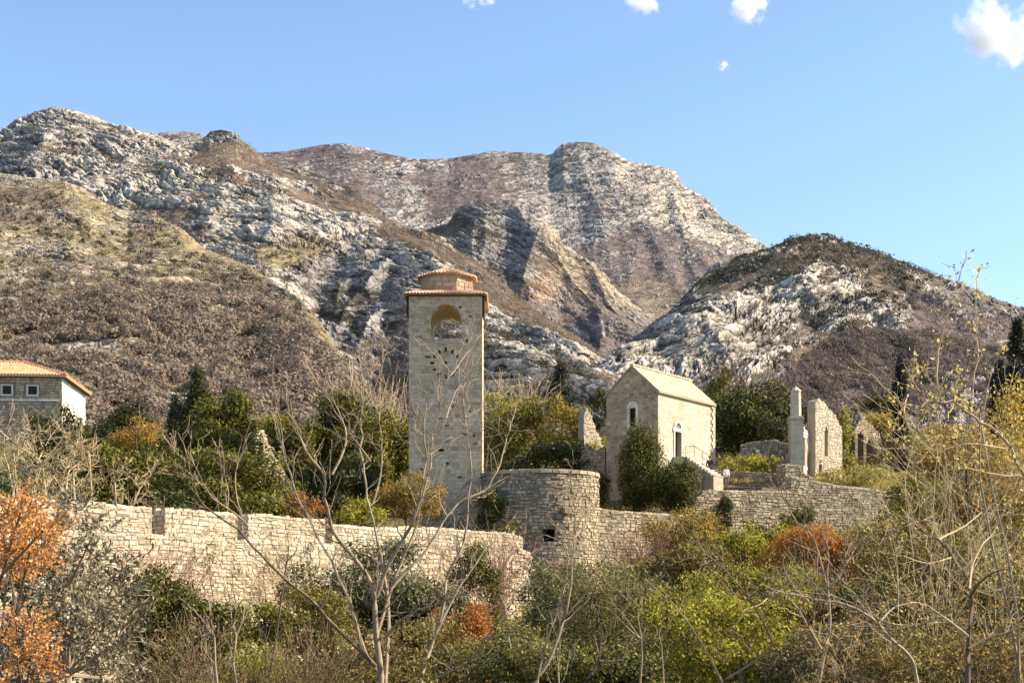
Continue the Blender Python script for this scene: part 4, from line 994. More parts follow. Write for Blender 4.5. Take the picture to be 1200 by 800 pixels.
for (a, z) in wins:
    mb = MB()
    for pts in ([(a - ww/2 - .16, z - .14), (a + ww/2 + .16, z - .14), (a + ww/2 + .16, z), (a - ww/2 - .16, z)], [(a - ww/2 - .16, z + wh), (a + ww/2 + .16, z + wh), (a + ww/2 + .16, z + wh + .15), (a - ww/2 - .16, z + wh + .15)],
                [(a - ww/2 - .16, z), (a - ww/2, z), (a - ww/2, z + wh), (a - ww/2 - .16, z + wh)], [(a + ww/2, z), (a + ww/2 + .16, z), (a + ww/2 + .16, z + wh), (a + ww/2, z + wh)]): prism(mb, pts, hf, -.25, .06, 0)
    wo = mb.build('window', M['white_stone'], root)
    mb = MB(); prism(mb, [(a - ww/2, z), (a + ww/2, z), (a + ww/2, z + wh), (a - ww/2, z + wh)], hf, -.3, -.2, 0); p_ = mb.build('pane', M['dark'], root); p_.parent = wo
    mb = MB(); prism(mb, [(a - .04, z), (a + .04, z), (a + .04, z + wh), (a - .04, z + wh)], hf, -.2, -.12, 0); prism(mb, [(a - ww/2, z + .36), (a - .04, z + .36), (a - .04, z + .42), (a - ww/2, z + .42)], hf, -.2, -.13, 0); prism(mb, [(a + .04, z + .36), (a + ww/2, z + .36), (a + ww/2, z + .42), (a + .04, z + .42)], hf, -.2, -.13, 0)
    p_ = mb.build('frame', M['wood'], root); p_.parent = wo
mb = MB(); oh = .5; ze = HE + .05
k0 = H0 - hx * oh - hy * oh; k1 = H0 - hx * oh + hy * (HD + oh); k2 = H0 + hx * (HL + oh) + hy * (HD + oh); k3 = H0 + hx * (HL + oh) - hy * oh
r0_ = H0 + hx * 4.6 + hy * HD / 2; r1_ = H0 + hx * (HL - 4.6) + hy * HD / 2; zr = ze + 2.05
E = lambda p, z: np.array((p[0], p[1], z))
for q in ([E(k3, ze), E(k0, ze), E(r0_, zr), E(r1_, zr)], [E(k0, ze), E(k1, ze), E(r0_, zr)], [E(k1, ze), E(k2, ze), E(r1_, zr), E(r0_, zr)], [E(k2, ze), E(k3, ze), E(r1_, zr)]): mb.poly(q, 0)
mb.poly([E(k0, ze - .16), E(k1, ze - .16), E(k2, ze - .16), E(k3, ze - .16)], 1)
for a, b_ in ((k0, k1), (k1, k2), (k2, k3), (k3, k0)): mb.poly([E(a, ze - .16), E(b_, ze - .16), E(b_, ze), E(a, ze)], 0)
n_ = 64
for j in range(n_):
    s = (j + .5) / n_; lo = k0 + (k3 - k0) * s; x = s * (HL + 2 * oh); hgt = min(1.0, x / (4.6 + oh), (HL + 2 * oh - x) / (4.6 + oh)); hi = lo + hy * (HD / 2 + oh) * hgt
    tile_run(mb, E(lo, ze + .02), E(hi, ze + .02 + (zr - ze) * hgt), .10, .09, 0, 4, max(2, int(12 * hgt)))
n_ = 38
for j in range(n_):
    s = (j + .5) / n_; lo = k0 + (k1 - k0) * s; hgt = 1 - abs(2 * s - 1); hi = lo + hx * (4.6 + oh) * hgt
    tile_run(mb, E(lo, ze + .02), E(hi, ze + .02 + (zr - ze) * hgt), .10, .09, 0, 4, max(2, int(12 * hgt)))
for a, b_ in ((E(k0, ze + .05), E(r0_, zr + .05)), (E(k3, ze + .05), E(r1_, zr + .05)), (E(r0_, zr + .05), E(r1_, zr + .05)), (E(k1, ze + .05), E(r0_, zr + .05))): tile_run(mb, a, b_ + np.array((0, 0, 1e-3)), .15, .14, 0, 5, 14)
mb.build('roof', [M['house_tile'], M['wood']], root)
# ------------------------------------------------------------------ plant makers
def grow(mb, p, d, Ln, r, lev, rng, nch=(3, 5), spread=.75, up=.05, wig=.16, tips=None, rmin=.008, sides=3, shrink=(.5, .78), n=5):
    pts = [p]; rad = [r]; st = Ln / n
    dx, dy, dz = d; dirs = []
    for i in range(n):
        dx += rng.gauss(0, wig); dy += rng.gauss(0, wig); dz += rng.gauss(0, wig) + up
        l = math.sqrt(dx*dx + dy*dy + dz*dz) or 1; dx /= l; dy /= l; dz /= l
        q = pts[-1]; pts.append((q[0] + dx*st, q[1] + dy*st, q[2] + dz*st)); dirs.append((dx, dy, dz))
        rad.append(max(rmin, r * (1 - (.55 if lev > 0 else .8) * (i + 1) / n)))
    mb.tube(pts, rad, sides if lev < 2 else max(sides, 4))
    if tips is not None and lev <= 1: tips.extend(pts[2:])
    if lev <= 0: return
    for k in range(rng.randint(*nch)):
        j = rng.randint(1, n) if k else n
        a = dirs[j - 1]; s = spread * rng.uniform(.5, 1.2)
        v = (a[0] + rng.gauss(0, s), a[1] + rng.gauss(0, s), a[2] + rng.gauss(0, s))
        l = math.sqrt(sum(x * x for x in v)) or 1
        grow(mb, pts[j], tuple(x / l for x in v), Ln * rng.uniform(*shrink), max(rmin, rad[j] * .68), lev - 1, rng, nch, spread, up, wig, tips, rmin, sides, shrink, n)

def stems(root, base, top, n, r, mat, rng, name='trunk'):
    mb = MB(); b = np.array(base); t_ = np.array(top)
    for k in range(n):
        a = b + np.array((rng.uniform(-.3, .3), rng.uniform(-.3, .3), -.3)) * (1 if n > 1 else .1)
        e = t_ + np.array((rng.uniform(-1, 1), rng.uniform(-1, 1), rng.uniform(-.4, .4))) * np.linalg.norm(t_ - b) * (.22 if n > 1 else .05)
        pts = [tuple(a + (e - a) * s + np.array((math.sin(s * 5 + k), math.cos(s * 4 + k), 0)) * .06 * np.linalg.norm(e - a) * s) for s in np.linspace(0, 1, 7)]
        mb.tube(pts, [r * (1 - .65 * s) for s in np.linspace(0, 1, 7)], 6)
    return mb.build(name, mat, root, smooth=True)

SEED = [0]
def bush(name, label, cat, px, py, rx, ry, d, mat, leaf=.16, cover=1.7, lumps=20, shape='round', wid=.5, lump=.42, group=None, nstem=3, bark='bark_dark', upl=.0, part='foliage', mat2=None, frac2=.2, maxn=26000, kr=(.35, 1.05)):
    SEED[0] += 1; rng = np.random.default_rng(900 + SEED[0]); rr = random.Random(900 + SEED[0])
    if shape in ('round', 'tiers', 'dome') and 'ivy' not in name and kr[1] > .7: rx *= 1.16; ry *= 1.12; leaf *= 1.18; cover *= .86
    c = np.array(W(px, py, d)); Rx = rx * d / F; Rz = ry * d / F; Ry = Rx * .9
    z0 = gz(c[0], c[1]); z0 = min(z0, c[2] - Rz * .55)
    root = empty(name, (c[0], c[1], z0), label, cat, group)
    S = np.array((Rx, Ry, Rz))
    if shape == 'cone':
        h = rng.uniform(-.95, .95, lumps) ; h = np.sort(h); prof = np.clip((1 - h) / 1.9, .06, 1) ** .85
        a = rng.uniform(0, 2 * np.pi, lumps); off = prof * .55 * np.sqrt(rng.uniform(.2, 1, lumps))
        lc = np.stack([off * np.cos(a), off * np.sin(a), h], 1); lr = prof * .52 + .05; lsc = np.stack([lr, lr, np.full(lumps, .16)], 1)
    elif shape == 'column':
        h = np.linspace(-.93, .93, lumps); prof = np.clip(1.15 * (1 - np.abs(h * .95 + .25) ** 3.0), .12, 1) ; prof = np.where(h > .1, prof * np.clip(1.25 - h, .15, 1), prof)
        a = rng.uniform(0, 2 * np.pi, lumps); off = .32 * prof
        lc = np.stack([off * np.cos(a), off * np.sin(a), h], 1); lr = prof * .66; lsc = np.stack([lr, lr, np.full(lumps, .11)], 1)
    else:
        u = unit(rng.normal(size=(lumps, 3)))
        if shape == 'dome': u[:, 2] = np.abs(u[:, 2]) * 1.0 - .25
        k = rng.uniform(kr[0], kr[1], (lumps, 1)); lc = u * k; lr = lump * rng.uniform(.5, 1.15, lumps) * (1.25 - .5 * k[:, 0])
        fl = .55 if shape == 'tiers' else .9
        lsc = np.stack([lr * (1.25 if shape == 'tiers' else 1), lr * (1.25 if shape == 'tiers' else 1), lr * fl], 1)
    lcw = c + lc * S; lsw = lsc * S
    if part == 'foliage' and z0 < c[2] - Rz * .7 and shape == 'round' and 'ivy' not in name:      # shrubs are leafy down to the ground
        q = max(4, int(lumps * .45)); a = rng.uniform(0, 2 * np.pi, q); h = rng.uniform(0, .8, q)
        lcw = np.vstack([lcw, np.stack([c[0] + np.cos(a) * Rx * .62, c[1] + np.sin(a) * Ry * .62, z0 + (c[2] - z0) * h], 1)])
        lsw = np.vstack([lsw, np.tile(S * .36, (q, 1))]); lumps += q
    area = (lsw[:, 0] * lsw[:, 2] * 4 * np.pi)
    n = int(min(maxn, cover * .62 * area.sum() / (leaf * leaf * wid * .5)))
    w = rng.choice(lumps, n, p=area / area.sum())
    U = unit(rng.normal(size=(n, 3)))
    Pt = lcw[w] + U * lsw[w] * rng.uniform(.72, 1.06, (n, 1))
    # ragged outline
    Pt += rng.normal(size=(n, 3)) * leaf * .9
    keep = (((Pt - c) / S) ** 2).sum(1) > .12; keep &= Pt[:, 2] > z0 - .1
    Pt, U = Pt[keep], U[keep]
    N = unit(U + .55 * rng.normal(size=U.shape) + np.array((0, 0, upl)))
    mb = MB(); Ls = leaf * rng.uniform(.6, 1.4, len(Pt))
    if mat2:
        m2 = rng.random(len(Pt)) < frac2
        leaves(mb, Pt[~m2], N[~m2], Ls[~m2], wid, rng, 0); leaves(mb, Pt[m2], N[m2], Ls[m2], wid, rng, 1)
        mb.build(part, [M[mat], M[mat2]], root)
    else:
        leaves(mb, Pt, N, Ls, wid, rng); mb.build(part, M[mat], root)
    stems(root, (c[0], c[1], z0), (c[0], c[1], c[2] + Rz * .3), nstem, .035 * max(Rx, .8) + .02, M[bark], rr)
    return root

def twigbush(name, label, cat, px, py, rx, ry, d, mat, n=26, lev=2, group=None, leafmat=None, leafn=0, leaf=.1, r=.022, spread=.5, nch=(3, 5), erect=1.0, bark=None):
    """bare shrub: many stems fanning from the ground into fine twigs"""
    SEED[0] += 1; rr = random.Random(40 + SEED[0]); rng = np.random.default_rng(40 + SEED[0])
    c = W(px, py, d); Rx = rx * d / F; Rz = ry * d / F; zb = c[2] - Rz; z0 = min(gz(c[0], c[1]), zb)
    root = empty(name, (c[0], c[1], z0), label, cat, group); mb = MB(); tips = []; tk = MB()
    for k in range(n):
        a = rr.uniform(0, 6.283); q = math.sqrt(rr.random())
        b = (c[0] + Rx * .35 * q * math.cos(a), c[1] + Rx * .35 * q * math.sin(a), (zb if zb - z0 < .3 else z0) + rr.uniform(0, .3) * Rz)
        t_ = (c[0] + Rx * .8 * q * math.cos(a), c[1] + Rx * .8 * q * math.sin(a), c[2] + Rz * (1.0 - .5 * q) * erect * rr.uniform(.5, 1))
        v = [t_[i] - b[i] for i in range(3)]; Ln = math.sqrt(sum(x * x for x in v)); v = [x / Ln for x in v]
        if False: tk.tube([(c[0] + (b[0]-c[0]) * .4, c[1] + (b[1]-c[1]) * .4, z0 - .2), b], [r * 1.8, r * 1.1], 4)
        grow(mb, b, v, Ln * .62, r, lev, rr, nch, spread, .03, .13, tips, max(.006, .24 * d / F))
    mb.build('twigs', M[mat], root)
    if tk.F: tk.build('trunk', M[bark or mat], root)
    if leafmat and leafn:
        Tp = np.array(tips); k = rng.integers(0, len(Tp), leafn); Pt = Tp[k] + rng.normal(size=(leafn, 3)) * leaf * .6
        lb = MB(); leaves(lb, Pt, unit(rng.normal(size=(leafn, 3))), leaf * rng.uniform(.6, 1.4, leafn), .6, rng); lb.build('foliage', M[leafmat], root)
    return root

def bare_tree(name, label, px, pyb, pyt, d, mat, lev=4, group=None, r=None, lean=0.0, spread=.55, nch=(2, 4), up=.06, leafmat=None, leafn=0, leaf=.1, forks=1, cat='tree', zig=.12):
    SEED[0] += 1; rr = random.Random(77 + SEED[0]); rng = np.random.default_rng(77 + SEED[0])
    b = W(px, pyb, d); h = (pyb - pyt) * d / F; z0 = min(gz(b[0], b[1]), b[2])
    root = empty(name, (b[0], b[1], z0), label, cat, group); tk, mb, tips = MB(), MB(), []
    r = r or h * .016
    for f_ in range(forks):
        dr = (lean + rr.gauss(0, .25) * (forks > 1), rr.gauss(0, .2) * (forks > 1), 1.0)
        pts = [(b[0], b[1], z0 - .2)]; n = 6; Lt = (b[2] - z0) + h * .45
        for i in range(n):
            q = pts[-1]; pts.append((q[0] + dr[0] * Lt / n + rr.gauss(0, zig) * Lt / n, q[1] + dr[1] * Lt / n + rr.gauss(0, zig) * Lt / n, q[2] + Lt / n))
        tk.tube(pts, [r * (1 - .5 * i / n) for i in range(n + 1)], 6)
        for j in (3, 4, 5, 6, 6, 6):
            v = (dr[0] + rr.gauss(0, spread), dr[1] + rr.gauss(0, spread), .9 + rr.gauss(0, .2)); l = math.sqrt(sum(x * x for x in v))
            grow(mb, pts[j], tuple(x / l for x in v), h * .24 * rr.uniform(.8, 1.2), r * .42, lev - 1, rr, nch, spread, up, .13, tips, max(.006, .22 * d / F))
    tk.build('trunk', M[mat], root, smooth=True); mb.build('crown', M[mat], root)
    if leafmat:
        Tp = np.array(tips); k = rng.integers(0, len(Tp), leafn); Pt = Tp[k] + rng.normal(size=(leafn, 3)) * leaf
        lb = MB(); leaves(lb, Pt, unit(rng.normal(size=(leafn, 3))), leaf * rng.uniform(.6, 1.4, leafn), .6, rng); lb.build('foliage', M[leafmat], root)
    return root

def traced_tree(name, label, d, base, paths, mat, seed, cat='tree', twigs=(2, .5), leafmat=None, leafn=0, leaf=.09, tw_len=(.35, .9), thick=2.2, group=None, mat_tw=None, wob=.034):
    """a tree whose limbs follow the photo's: each path (points, radius px at start and end, how far it comes forward at its end)"""
    rr = random.Random(seed); rng = np.random.default_rng(seed); tk, mb, tips = MB(), MB(), []
    bx, by = W(base[0], base[1], d)[:2]; z0 = gz(bx, by); root = empty(name, (bx, by, z0), label, cat, group)
    px1 = d / F
    limbs = []
    for pi, (pts, ra, rb, dd) in enumerate(paths):
        if pi: mb = MB()
        limbs.append(mb)
        P = np.array(pts, float); s = np.r_[0, np.cumsum(np.hypot(*(P[1:] - P[:-1]).T))]; n = max(5, int(s[-1] / 9)); q = np.linspace(0, s[-1], n)
        X, Y = np.interp(q, s, P[:, 0]), np.interp(q, s, P[:, 1])
        for _ in range(2): X[1:-1] = (X[:-2] + 2 * X[1:-1] + X[2:]) / 4; Y[1:-1] = (Y[:-2] + 2 * Y[1:-1] + Y[2:]) / 4
        d0, d1_ = dd if isinstance(dd, tuple) else (0, dd)
        f_ = q / s[-1]; D = d + d0 + (d1_ - d0) * f_ + np.cumsum(rng.normal(size=n)) * .02
        Q = np.stack([(X - CX) / F * D, D, (HY - Y) / F * D], 1) + np.cumsum(rng.normal(size=(n, 3)) * wob, 0) * f_[:, None]
        rad = (ra * .88 + (rb * .75 - ra * .88) * f_ ** .8) * px1
        if pts[0][1] > 780 and pts[0] == paths[0][0][0]: Q = np.vstack([[bx, by, z0 - .2], Q]); rad = np.r_[rad[0] * 1.25, rad]
        elif pts[0][1] > 792: Q = np.vstack([[Q[0][0] * .9 + bx * .1, Q[0][1], gz(Q[0][0], Q[0][1]) - .2], Q]); rad = np.r_[rad[0] * 1.2, rad]
        (tk if ra >= thick else mb).tube([tuple(x) for x in Q], list(rad), 7 if ra >= thick else 5)
        tips.extend([tuple(x) for x in Q[n // 2:]])
        for k in range(int(n * twigs[0] / 4)):
            j = rr.randint(int(n * .25), n - 1); a = Q[j] - Q[j - 1]; a = a / (np.linalg.norm(a) + 1e-9)
            v = a + rng.normal(size=3) * .65; v[2] += .25; v /= np.linalg.norm(v)
            grow(mb, tuple(Q[j]), tuple(v), rr.uniform(*tw_len) * d / 32, max(.006, rad[min(j, len(rad) - 1)] * .45), rr.choice((0, 1, 1, 2)) if twigs[1] > .3 else rr.choice((0, 0, 1)), rr, (2, 3), .6, .05, .14, tips, .26 * px1, 3)
    if tk.F: tk.build('trunk', M[mat], root, smooth=True)
    for q_ in limbs:
        if q_.F: q_.build('branch', M[mat_tw or mat], root, smooth=False)
    if leafmat:
        Tp = np.array(tips); k = rng.integers(0, len(Tp), leafn); Pt = Tp[k] + rng.normal(size=(leafn, 3)) * leaf * 1.2
        lb = MB(); leaves(lb, Pt, unit(rng.normal(size=(leafn, 3)) + np.array((.3, -.2, .4))), leaf * rng.uniform(.6, 1.5, leafn), .65, rng); lb.build('foliage', M[leafmat], root)
    return root

# ------------------------------------------------------------------ trees and shrubs behind the rampart
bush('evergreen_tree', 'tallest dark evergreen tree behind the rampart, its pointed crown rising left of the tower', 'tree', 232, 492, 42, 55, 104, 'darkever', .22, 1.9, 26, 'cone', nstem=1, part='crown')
bush('evergreen_tree', 'broad evergreen tree with sunlit olive tops beside the tall pointed crown', 'tree', 262, 507, 40, 40, 102, 'ever', .22, 1.8, 26, nstem=1, part='crown', bark='bark_mid')
bush('evergreen_tree', 'wide dark cedar-like evergreen leaning over the rampart notches, lit yellow-green on top', 'tree', 258, 576, 72, 44, 84, 'ever', .20, 1.8, 30, 'tiers', nstem=1, part='crown')
bush('evergreen_tree', 'narrow dark cypress spire rising against the woods beside the tallest evergreen', 'tree', 205, 492, 10, 38, 106, 'conifer', .18, 1.8, 26, 'column', nstem=1, part='crown')
bush('evergreen_shrub', 'round dark green bush above the orange shrub in front of the bare hillside', 'shrub', 151, 487, 23, 17, 112, 'darkever', .2, 1.8, 16)
bush('orange_shrub', 'ochre orange shrub wedged between dark evergreens behind the rampart', 'shrub', 160, 509, 24, 14, 108, 'ochre_leaf', .17, 1.5, 14, bark='twig_brown')
bush('evergreen_shrub', 'dark bush standing right in front of the house with the orange roof', 'shrub', 70, 512, 32, 26, 104, 'darkever', .2, 1.7, 18)
bush('evergreen_tree', 'dense green tree behind the rampart between the house and the tall evergreens', 'tree', 142, 560, 50, 44, 82, 'ever', .2, 1.7, 24, part='crown')
bush('evergreen_shrub', 'dark low shrub mass just behind the second rampart notch', 'shrub', 205, 605, 38, 28, 76, 'darkever', .18, 1.7, 16)
bush('leafy_sprig_shrub', 'small olive shrub growing up through a notch of the rampart', 'shrub', 184, 606, 9, 20, 69.5, 'olive', .12, 1.5, 8)
bush('evergreen_tree', 'green tree growing beside the ivy grown ruin left of the tower', 'tree', 345, 528, 28, 46, 116, 'ever', .2, 1.7, 20, part='crown')
bush('yellow_grass_clump', 'pale yellow-green bush topping the ivy grown ruin behind the cedar', 'shrub', 316, 494, 20, 14, 116, 'grass', .16, 1.6, 12, mat2='lime', frac2=.4)
bush('ivy_clump', 'dark ivy clump clinging to the side of the broken pale stone wall', 'ivy', 284, 548, 14, 36, 107.5, 'darkever', .16, 1.6, 12)
bush('evergreen_tree', 'tall bright-topped green tree close behind the left side of the clock tower', 'tree', 398, 505, 36, 48, 118, 'ever', .22, 1.8, 24, part='crown')
bush('evergreen_tree', 'sunlit green tree touching the left edge of the clock tower', 'tree', 448, 535, 34, 46, 108, 'ever', .2, 1.7, 22, mat2='lime', frac2=.15, part='crown')
bush('evergreen_shrub', 'dark evergreen shrub low behind the rampart below the tall green tree', 'shrub', 385, 575, 42, 32, 98, 'darkever', .2, 1.7, 18)
bush('orange_shrub', 'tan orange shrub peeping over the rampart beside the wide cedar', 'shrub', 350, 596, 24, 22, 84, 'rust', .13, 1.3, 14, mat2='dry', frac2=.5, bark='twig_brown')
bush('ochre_shrub', 'ochre autumn bush at the foot of the clock tower above the rampart', 'shrub', 480, 592, 38, 26, 92, 'ochre_leaf', .15, 1.5, 18, mat2='mixgreen', frac2=.3, bark='twig_brown')
bush('green_shrub', 'yellow-green low bush behind the rampart left of the ochre autumn bush', 'shrub', 420, 604, 30, 16, 88, 'lime', .14, 1.5, 12, mat2='ever', frac2=.45)
twigbush('bare_thicket', 'pale brown leafless thicket rising behind the green tree beside the tower', 'thicket', 440, 478, 36, 42, 132, 'twig_tan', 30, 2)
twigbush('bare_thicket', 'pinkish bare thicket right of the tower below the white rock', 'thicket', 606, 478, 38, 34, 136, 'twig_tan', 30, 2, leafmat='mixgreen', leafn=600, leaf=.2)
bush('scrub_tree', 'olive and brown scrubby tree just right of the clock tower', 'tree', 598, 508, 36, 40, 126, 'mixgreen', .2, 1.4, 22, part='crown', mat2='lime', frac2=.25, bark='twig_brown')
bush('scrub_tree', 'yellow-brown scrubby tree below the dark conifer', 'tree', 655, 505, 36, 34, 124, 'mixgreen', .2, 1.4, 20, part='crown', mat2='ochre_leaf', frac2=.25, bark='twig_brown')
bush('dark_hedge', 'black-green shaded hedge along the top of the round bastion', 'hedge', 640, 538, 58, 18, 110, 'darkever', .18, 1.8, 18)
bush('conifer_tree', 'dark pointed conifer standing against the white rock right of the tower', 'tree', 657, 457, 22, 30, 150, 'conifer', .3, 1.5, 34, 'cone', nstem=1, part='crown', wid=.3)
bush('ivy_clump', 'dark ivy heaped on the peak of the jagged wall fragment', 'ivy', 706, 482, 15, 26, 121, 'darkever', .17, 1.7, 12, mat2='ever', frac2=.4)
bush('green_shrub', 'small bright green bush at the foot of the jagged wall fragment', 'shrub', 703, 521, 12, 10, 116, 'lime', .14, 1.5, 8)
bush('conical_evergreen', 'tall dense dark evergreen standing against the chapel gable', 'tree', 749, 552, 35, 64, 101.5, 'ever', .15, 2.6, 44, lump=.42, nstem=1, part='crown', mat2='darkever', frac2=.4, kr=(.35, .66))
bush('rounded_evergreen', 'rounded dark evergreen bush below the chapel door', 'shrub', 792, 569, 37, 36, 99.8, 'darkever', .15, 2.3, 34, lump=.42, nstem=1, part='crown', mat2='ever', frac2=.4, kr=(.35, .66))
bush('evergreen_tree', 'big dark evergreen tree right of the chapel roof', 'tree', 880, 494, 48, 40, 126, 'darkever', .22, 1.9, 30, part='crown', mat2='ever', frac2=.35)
bush('evergreen_tree', 'dark crown showing behind the chapel roof ridge', 'tree', 832, 462, 24, 24, 134, 'ever', .22, 1.8, 16, part='crown')
twigbush('bare_thicket', 'brown leafless thicket above the big evergreen right of the chapel', 'thicket', 858, 452, 28, 22, 140, 'twig_brown', 26, 2)
bush('grass_bank_shrub', 'bright green leafy bank on the terrace behind the shaded parapet', 'shrub', 874, 544, 36, 9, 113, 'grass', .16, 1.6, 18, mat2='lime', frac2=.5)
bush('vine_shrub', 'bright green vine growing against the right edge of the lancet ruin', 'vine', 991, 505, 9, 26, 118, 'lime', .15, 1.5, 12, mat2='ever', frac2=.5)
bush('evergreen_shrub', 'dark low shrub on the slope behind the ruined arch', 'shrub', 1030, 480, 26, 12, 136, 'darkever', .22, 1.7, 14)
bush('yellow_mound', 'yellow-green mounded bush between the ruined arch and the narrow cypress', 'shrub', 1038, 497, 22, 14, 129, 'grass', .18, 1.6, 14, mat2='ochre_leaf', frac2=.4)
twigbush('bare_thicket', 'grey brown thicket under the yellow-green mound by the ruined arch', 'thicket', 1040, 528, 34, 22, 122, 'twig_brown', 22, 2)
bush('evergreen_shrub', 'dark shaded shrub in the gap behind the stone pillar', 'shrub', 912, 512, 18, 22, 121, 'darkever', .18, 1.7, 12)
bush('narrow_cypress', 'very narrow dark cypress standing alone right of the ruins', 'tree', 1055, 478, 8, 80, 122, 'conifer', .2, 2.2, 60, 'column', nstem=1, part='crown', wid=.35)
bush('cypress_tree', 'broad black-green cypress at the right edge against the mountain', 'tree', 1192, 436, 30, 60, 92, 'conifer', .18, 2.0, 60, 'cone', nstem=1, part='crown', wid=.35)
bush('cypress_tree', 'smaller dark cypress tucked beside the broad cypress at the right edge', 'tree', 1172, 462, 13, 52, 95, 'conifer', .18, 2.0, 40, 'column', nstem=1, part='crown', wid=.35)
bush('grass_bank_shrub', 'grassy bank on top of the rubble wall below the lancet ruin', 'grass bank', 1000, 556, 44, 8, 110, 'grass', .15, 1.4, 16, mat2='dry', frac2=.4)
bush('evergreen_tree', 'dark green tree filling the gap below the house behind the first rampart notch', 'tree', 88, 560, 40, 34, 84, 'darkever', .2, 1.7, 22, part='crown', mat2='ever', frac2=.4)
bush('evergreen_tree', 'deep green tree between the dense green tree and the wide cedar', 'tree', 188, 545, 28, 34, 92, 'darkever', .2, 1.7, 18, part='crown', mat2='ever', frac2=.25)
bush('evergreen_shrub', 'olive shrub left behind the rampart below the tan leafless tree', 'shrub', 30, 575, 40, 24, 76, 'olive', .18, 1.5, 18, mat2='darkever', frac2=.4)
bush('evergreen_shrub', 'dark ivy mound at the foot of the broken pale stone wall', 'shrub', 322, 585, 26, 22, 92, 'darkever', .18, 1.7, 14, mat2='ever', frac2=.3)
bush('evergreen_tree', 'green tree with yellowish top just behind the ochre bush at the tower foot', 'tree', 425, 560, 32, 36, 102, 'ever', .2, 1.7, 20, part='crown', mat2='mixgreen', frac2=.35)
bush('ivy_clump', 'dark ivy filling the gap between the round bastion and the conical evergreen', 'ivy', 706, 568, 13, 24, 103, 'darkever', .16, 1.7, 12, mat2='mixgreen', frac2=.3)
bush('evergreen_shrub', 'dark green shrub behind the lancet ruin and pillar', 'shrub', 945, 500, 26, 24, 124, 'darkever', .2, 1.7, 14)
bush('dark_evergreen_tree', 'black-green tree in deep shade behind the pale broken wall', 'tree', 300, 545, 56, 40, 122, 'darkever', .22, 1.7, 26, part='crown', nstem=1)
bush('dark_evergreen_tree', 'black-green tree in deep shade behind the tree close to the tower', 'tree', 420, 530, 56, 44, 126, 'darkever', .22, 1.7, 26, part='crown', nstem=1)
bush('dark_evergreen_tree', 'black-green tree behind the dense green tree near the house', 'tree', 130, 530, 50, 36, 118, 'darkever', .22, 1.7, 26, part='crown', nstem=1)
# ------------------------------------------------------------------ on the wall faces and below them
bush('ivy_clump', 'dark ivy hanging on the left flank of the round bastion', 'ivy', 570, 594, 22, 26, 91.6, 'darkever', .13, 1.3, 14, mat2='mixgreen', frac2=.3)
bush('ivy_clump', 'dark ivy patch hanging down the face of the long terrace wall', 'ivy', 850, 606, 12, 22, 100.3, 'darkever', .14, 1.5, 12)
bush('ivy_clump', 'green ivy covering a wall stump below the stone pillar', 'ivy', 940, 602, 14, 20, 101.5, 'ever', .14, 1.7, 14)
bush('ivy_clump', 'smaller green ivy cushion left of the ivy covered wall stump', 'ivy', 922, 614, 10, 13, 100.5, 'ever', .14, 1.6, 10)
bush('ivy_clump', 'tiny dark ivy tuft between the terrace wall and the ivy cushion', 'ivy', 890, 622, 9, 12, 99, 'darkever', .14, 1.6, 8)
bush('autumn_tree', 'olive tree topped with orange brown leaves below the chapel evergreens', 'tree', 806, 628, 40, 32, 86, 'ochre_leaf', .16, 1.4, 22, part='crown', mat2='mixgreen', frac2=.5, bark='bark_dark')
bush('olive_brown_shrub', 'dull brown green bush under the orange topped olive tree', 'shrub', 795, 668, 48, 32, 80, 'mixgreen', .16, 1.4, 22, mat2='dry', frac2=.5)
twigbush('bare_thicket', 'purple brown bare thicket in front of the short wall beside the bastion', 'thicket', 755, 655, 34, 34, 84, 'twig_red', 26, 2, leafmat='dry', leafn=800, leaf=.12)
bush('green_shrub', 'fresh green bush below the terrace wall', 'shrub', 870, 640, 36, 20, 84, 'ever', .16, 1.5, 18, mat2='lime', frac2=.55)
bush('rust_shrub', 'large rust red bush below the ivy covered wall stump', 'shrub', 955, 650, 52, 28, 76, 'rust', .13, 1.5, 26, mat2='ochre_leaf', frac2=.25, bark='twig_red')
bush('green_shrub', 'yellow-green bush right behind the large rust red bush', 'shrub', 1010, 638, 36, 22, 82, 'mixgreen', .15, 1.4, 18, mat2='lime', frac2=.5)
bush('rust_shrub', 'small rust red bush at the right end of the large one', 'shrub', 992, 668, 24, 16, 72, 'rust', .13, 1.4, 12, mat2='dry', frac2=.4, bark='twig_red')
twigbush('bare_thicket', 'reddish bare creepers at the right end of the sunlit rampart', 'thicket', 580, 655, 34, 34, 80, 'twig_red', 30, 2, r=.016)
twigbush('bare_thicket', 'tan dry thicket against the middle of the rampart', 'thicket', 345, 680, 50, 42, 68, 'twig_tan', 34, 2, leafmat='dry', leafn=700, leaf=.1)
twigbush('bare_thicket', 'pinkish creepers drying on the left part of the rampart face', 'thicket', 168, 665, 48, 34, 60, 'twig_red', 34, 2, leafmat='rust', leafn=900, leaf=.10, r=.014)
for (px_, py_, r_) in ((247, 650, 4), (232, 652, 3), (312, 668, 4), (279, 666, 4), (205, 662, 3), (335, 652, 4), (366, 640, 4), (524, 648, 4), (470, 640, 3), (599, 672, 5), (300, 690, 4)):
    k_ = (px_ - CX) / F; t_ = (k_ * A1[1] - A1[0]) / (e1[0] - k_ * e1[1])
    bush('wall_tuft', 'small dark tuft of weeds growing out of the sunlit rampart face', 'weed', px_, py_, r_ * 1.2, r_, A1[1] + e1[1] * t_ - .25, 'darkever', .09, 1.3, 5, nstem=1, group='weed tufts on the sunlit rampart face', part='leaves')
bush('dark_shrub', 'dark olive shrub mass under the middle of the rampart', 'shrub', 430, 690, 70, 46, 63, 'olive', .13, 1.3, 26, mat2='darkever', frac2=.45)
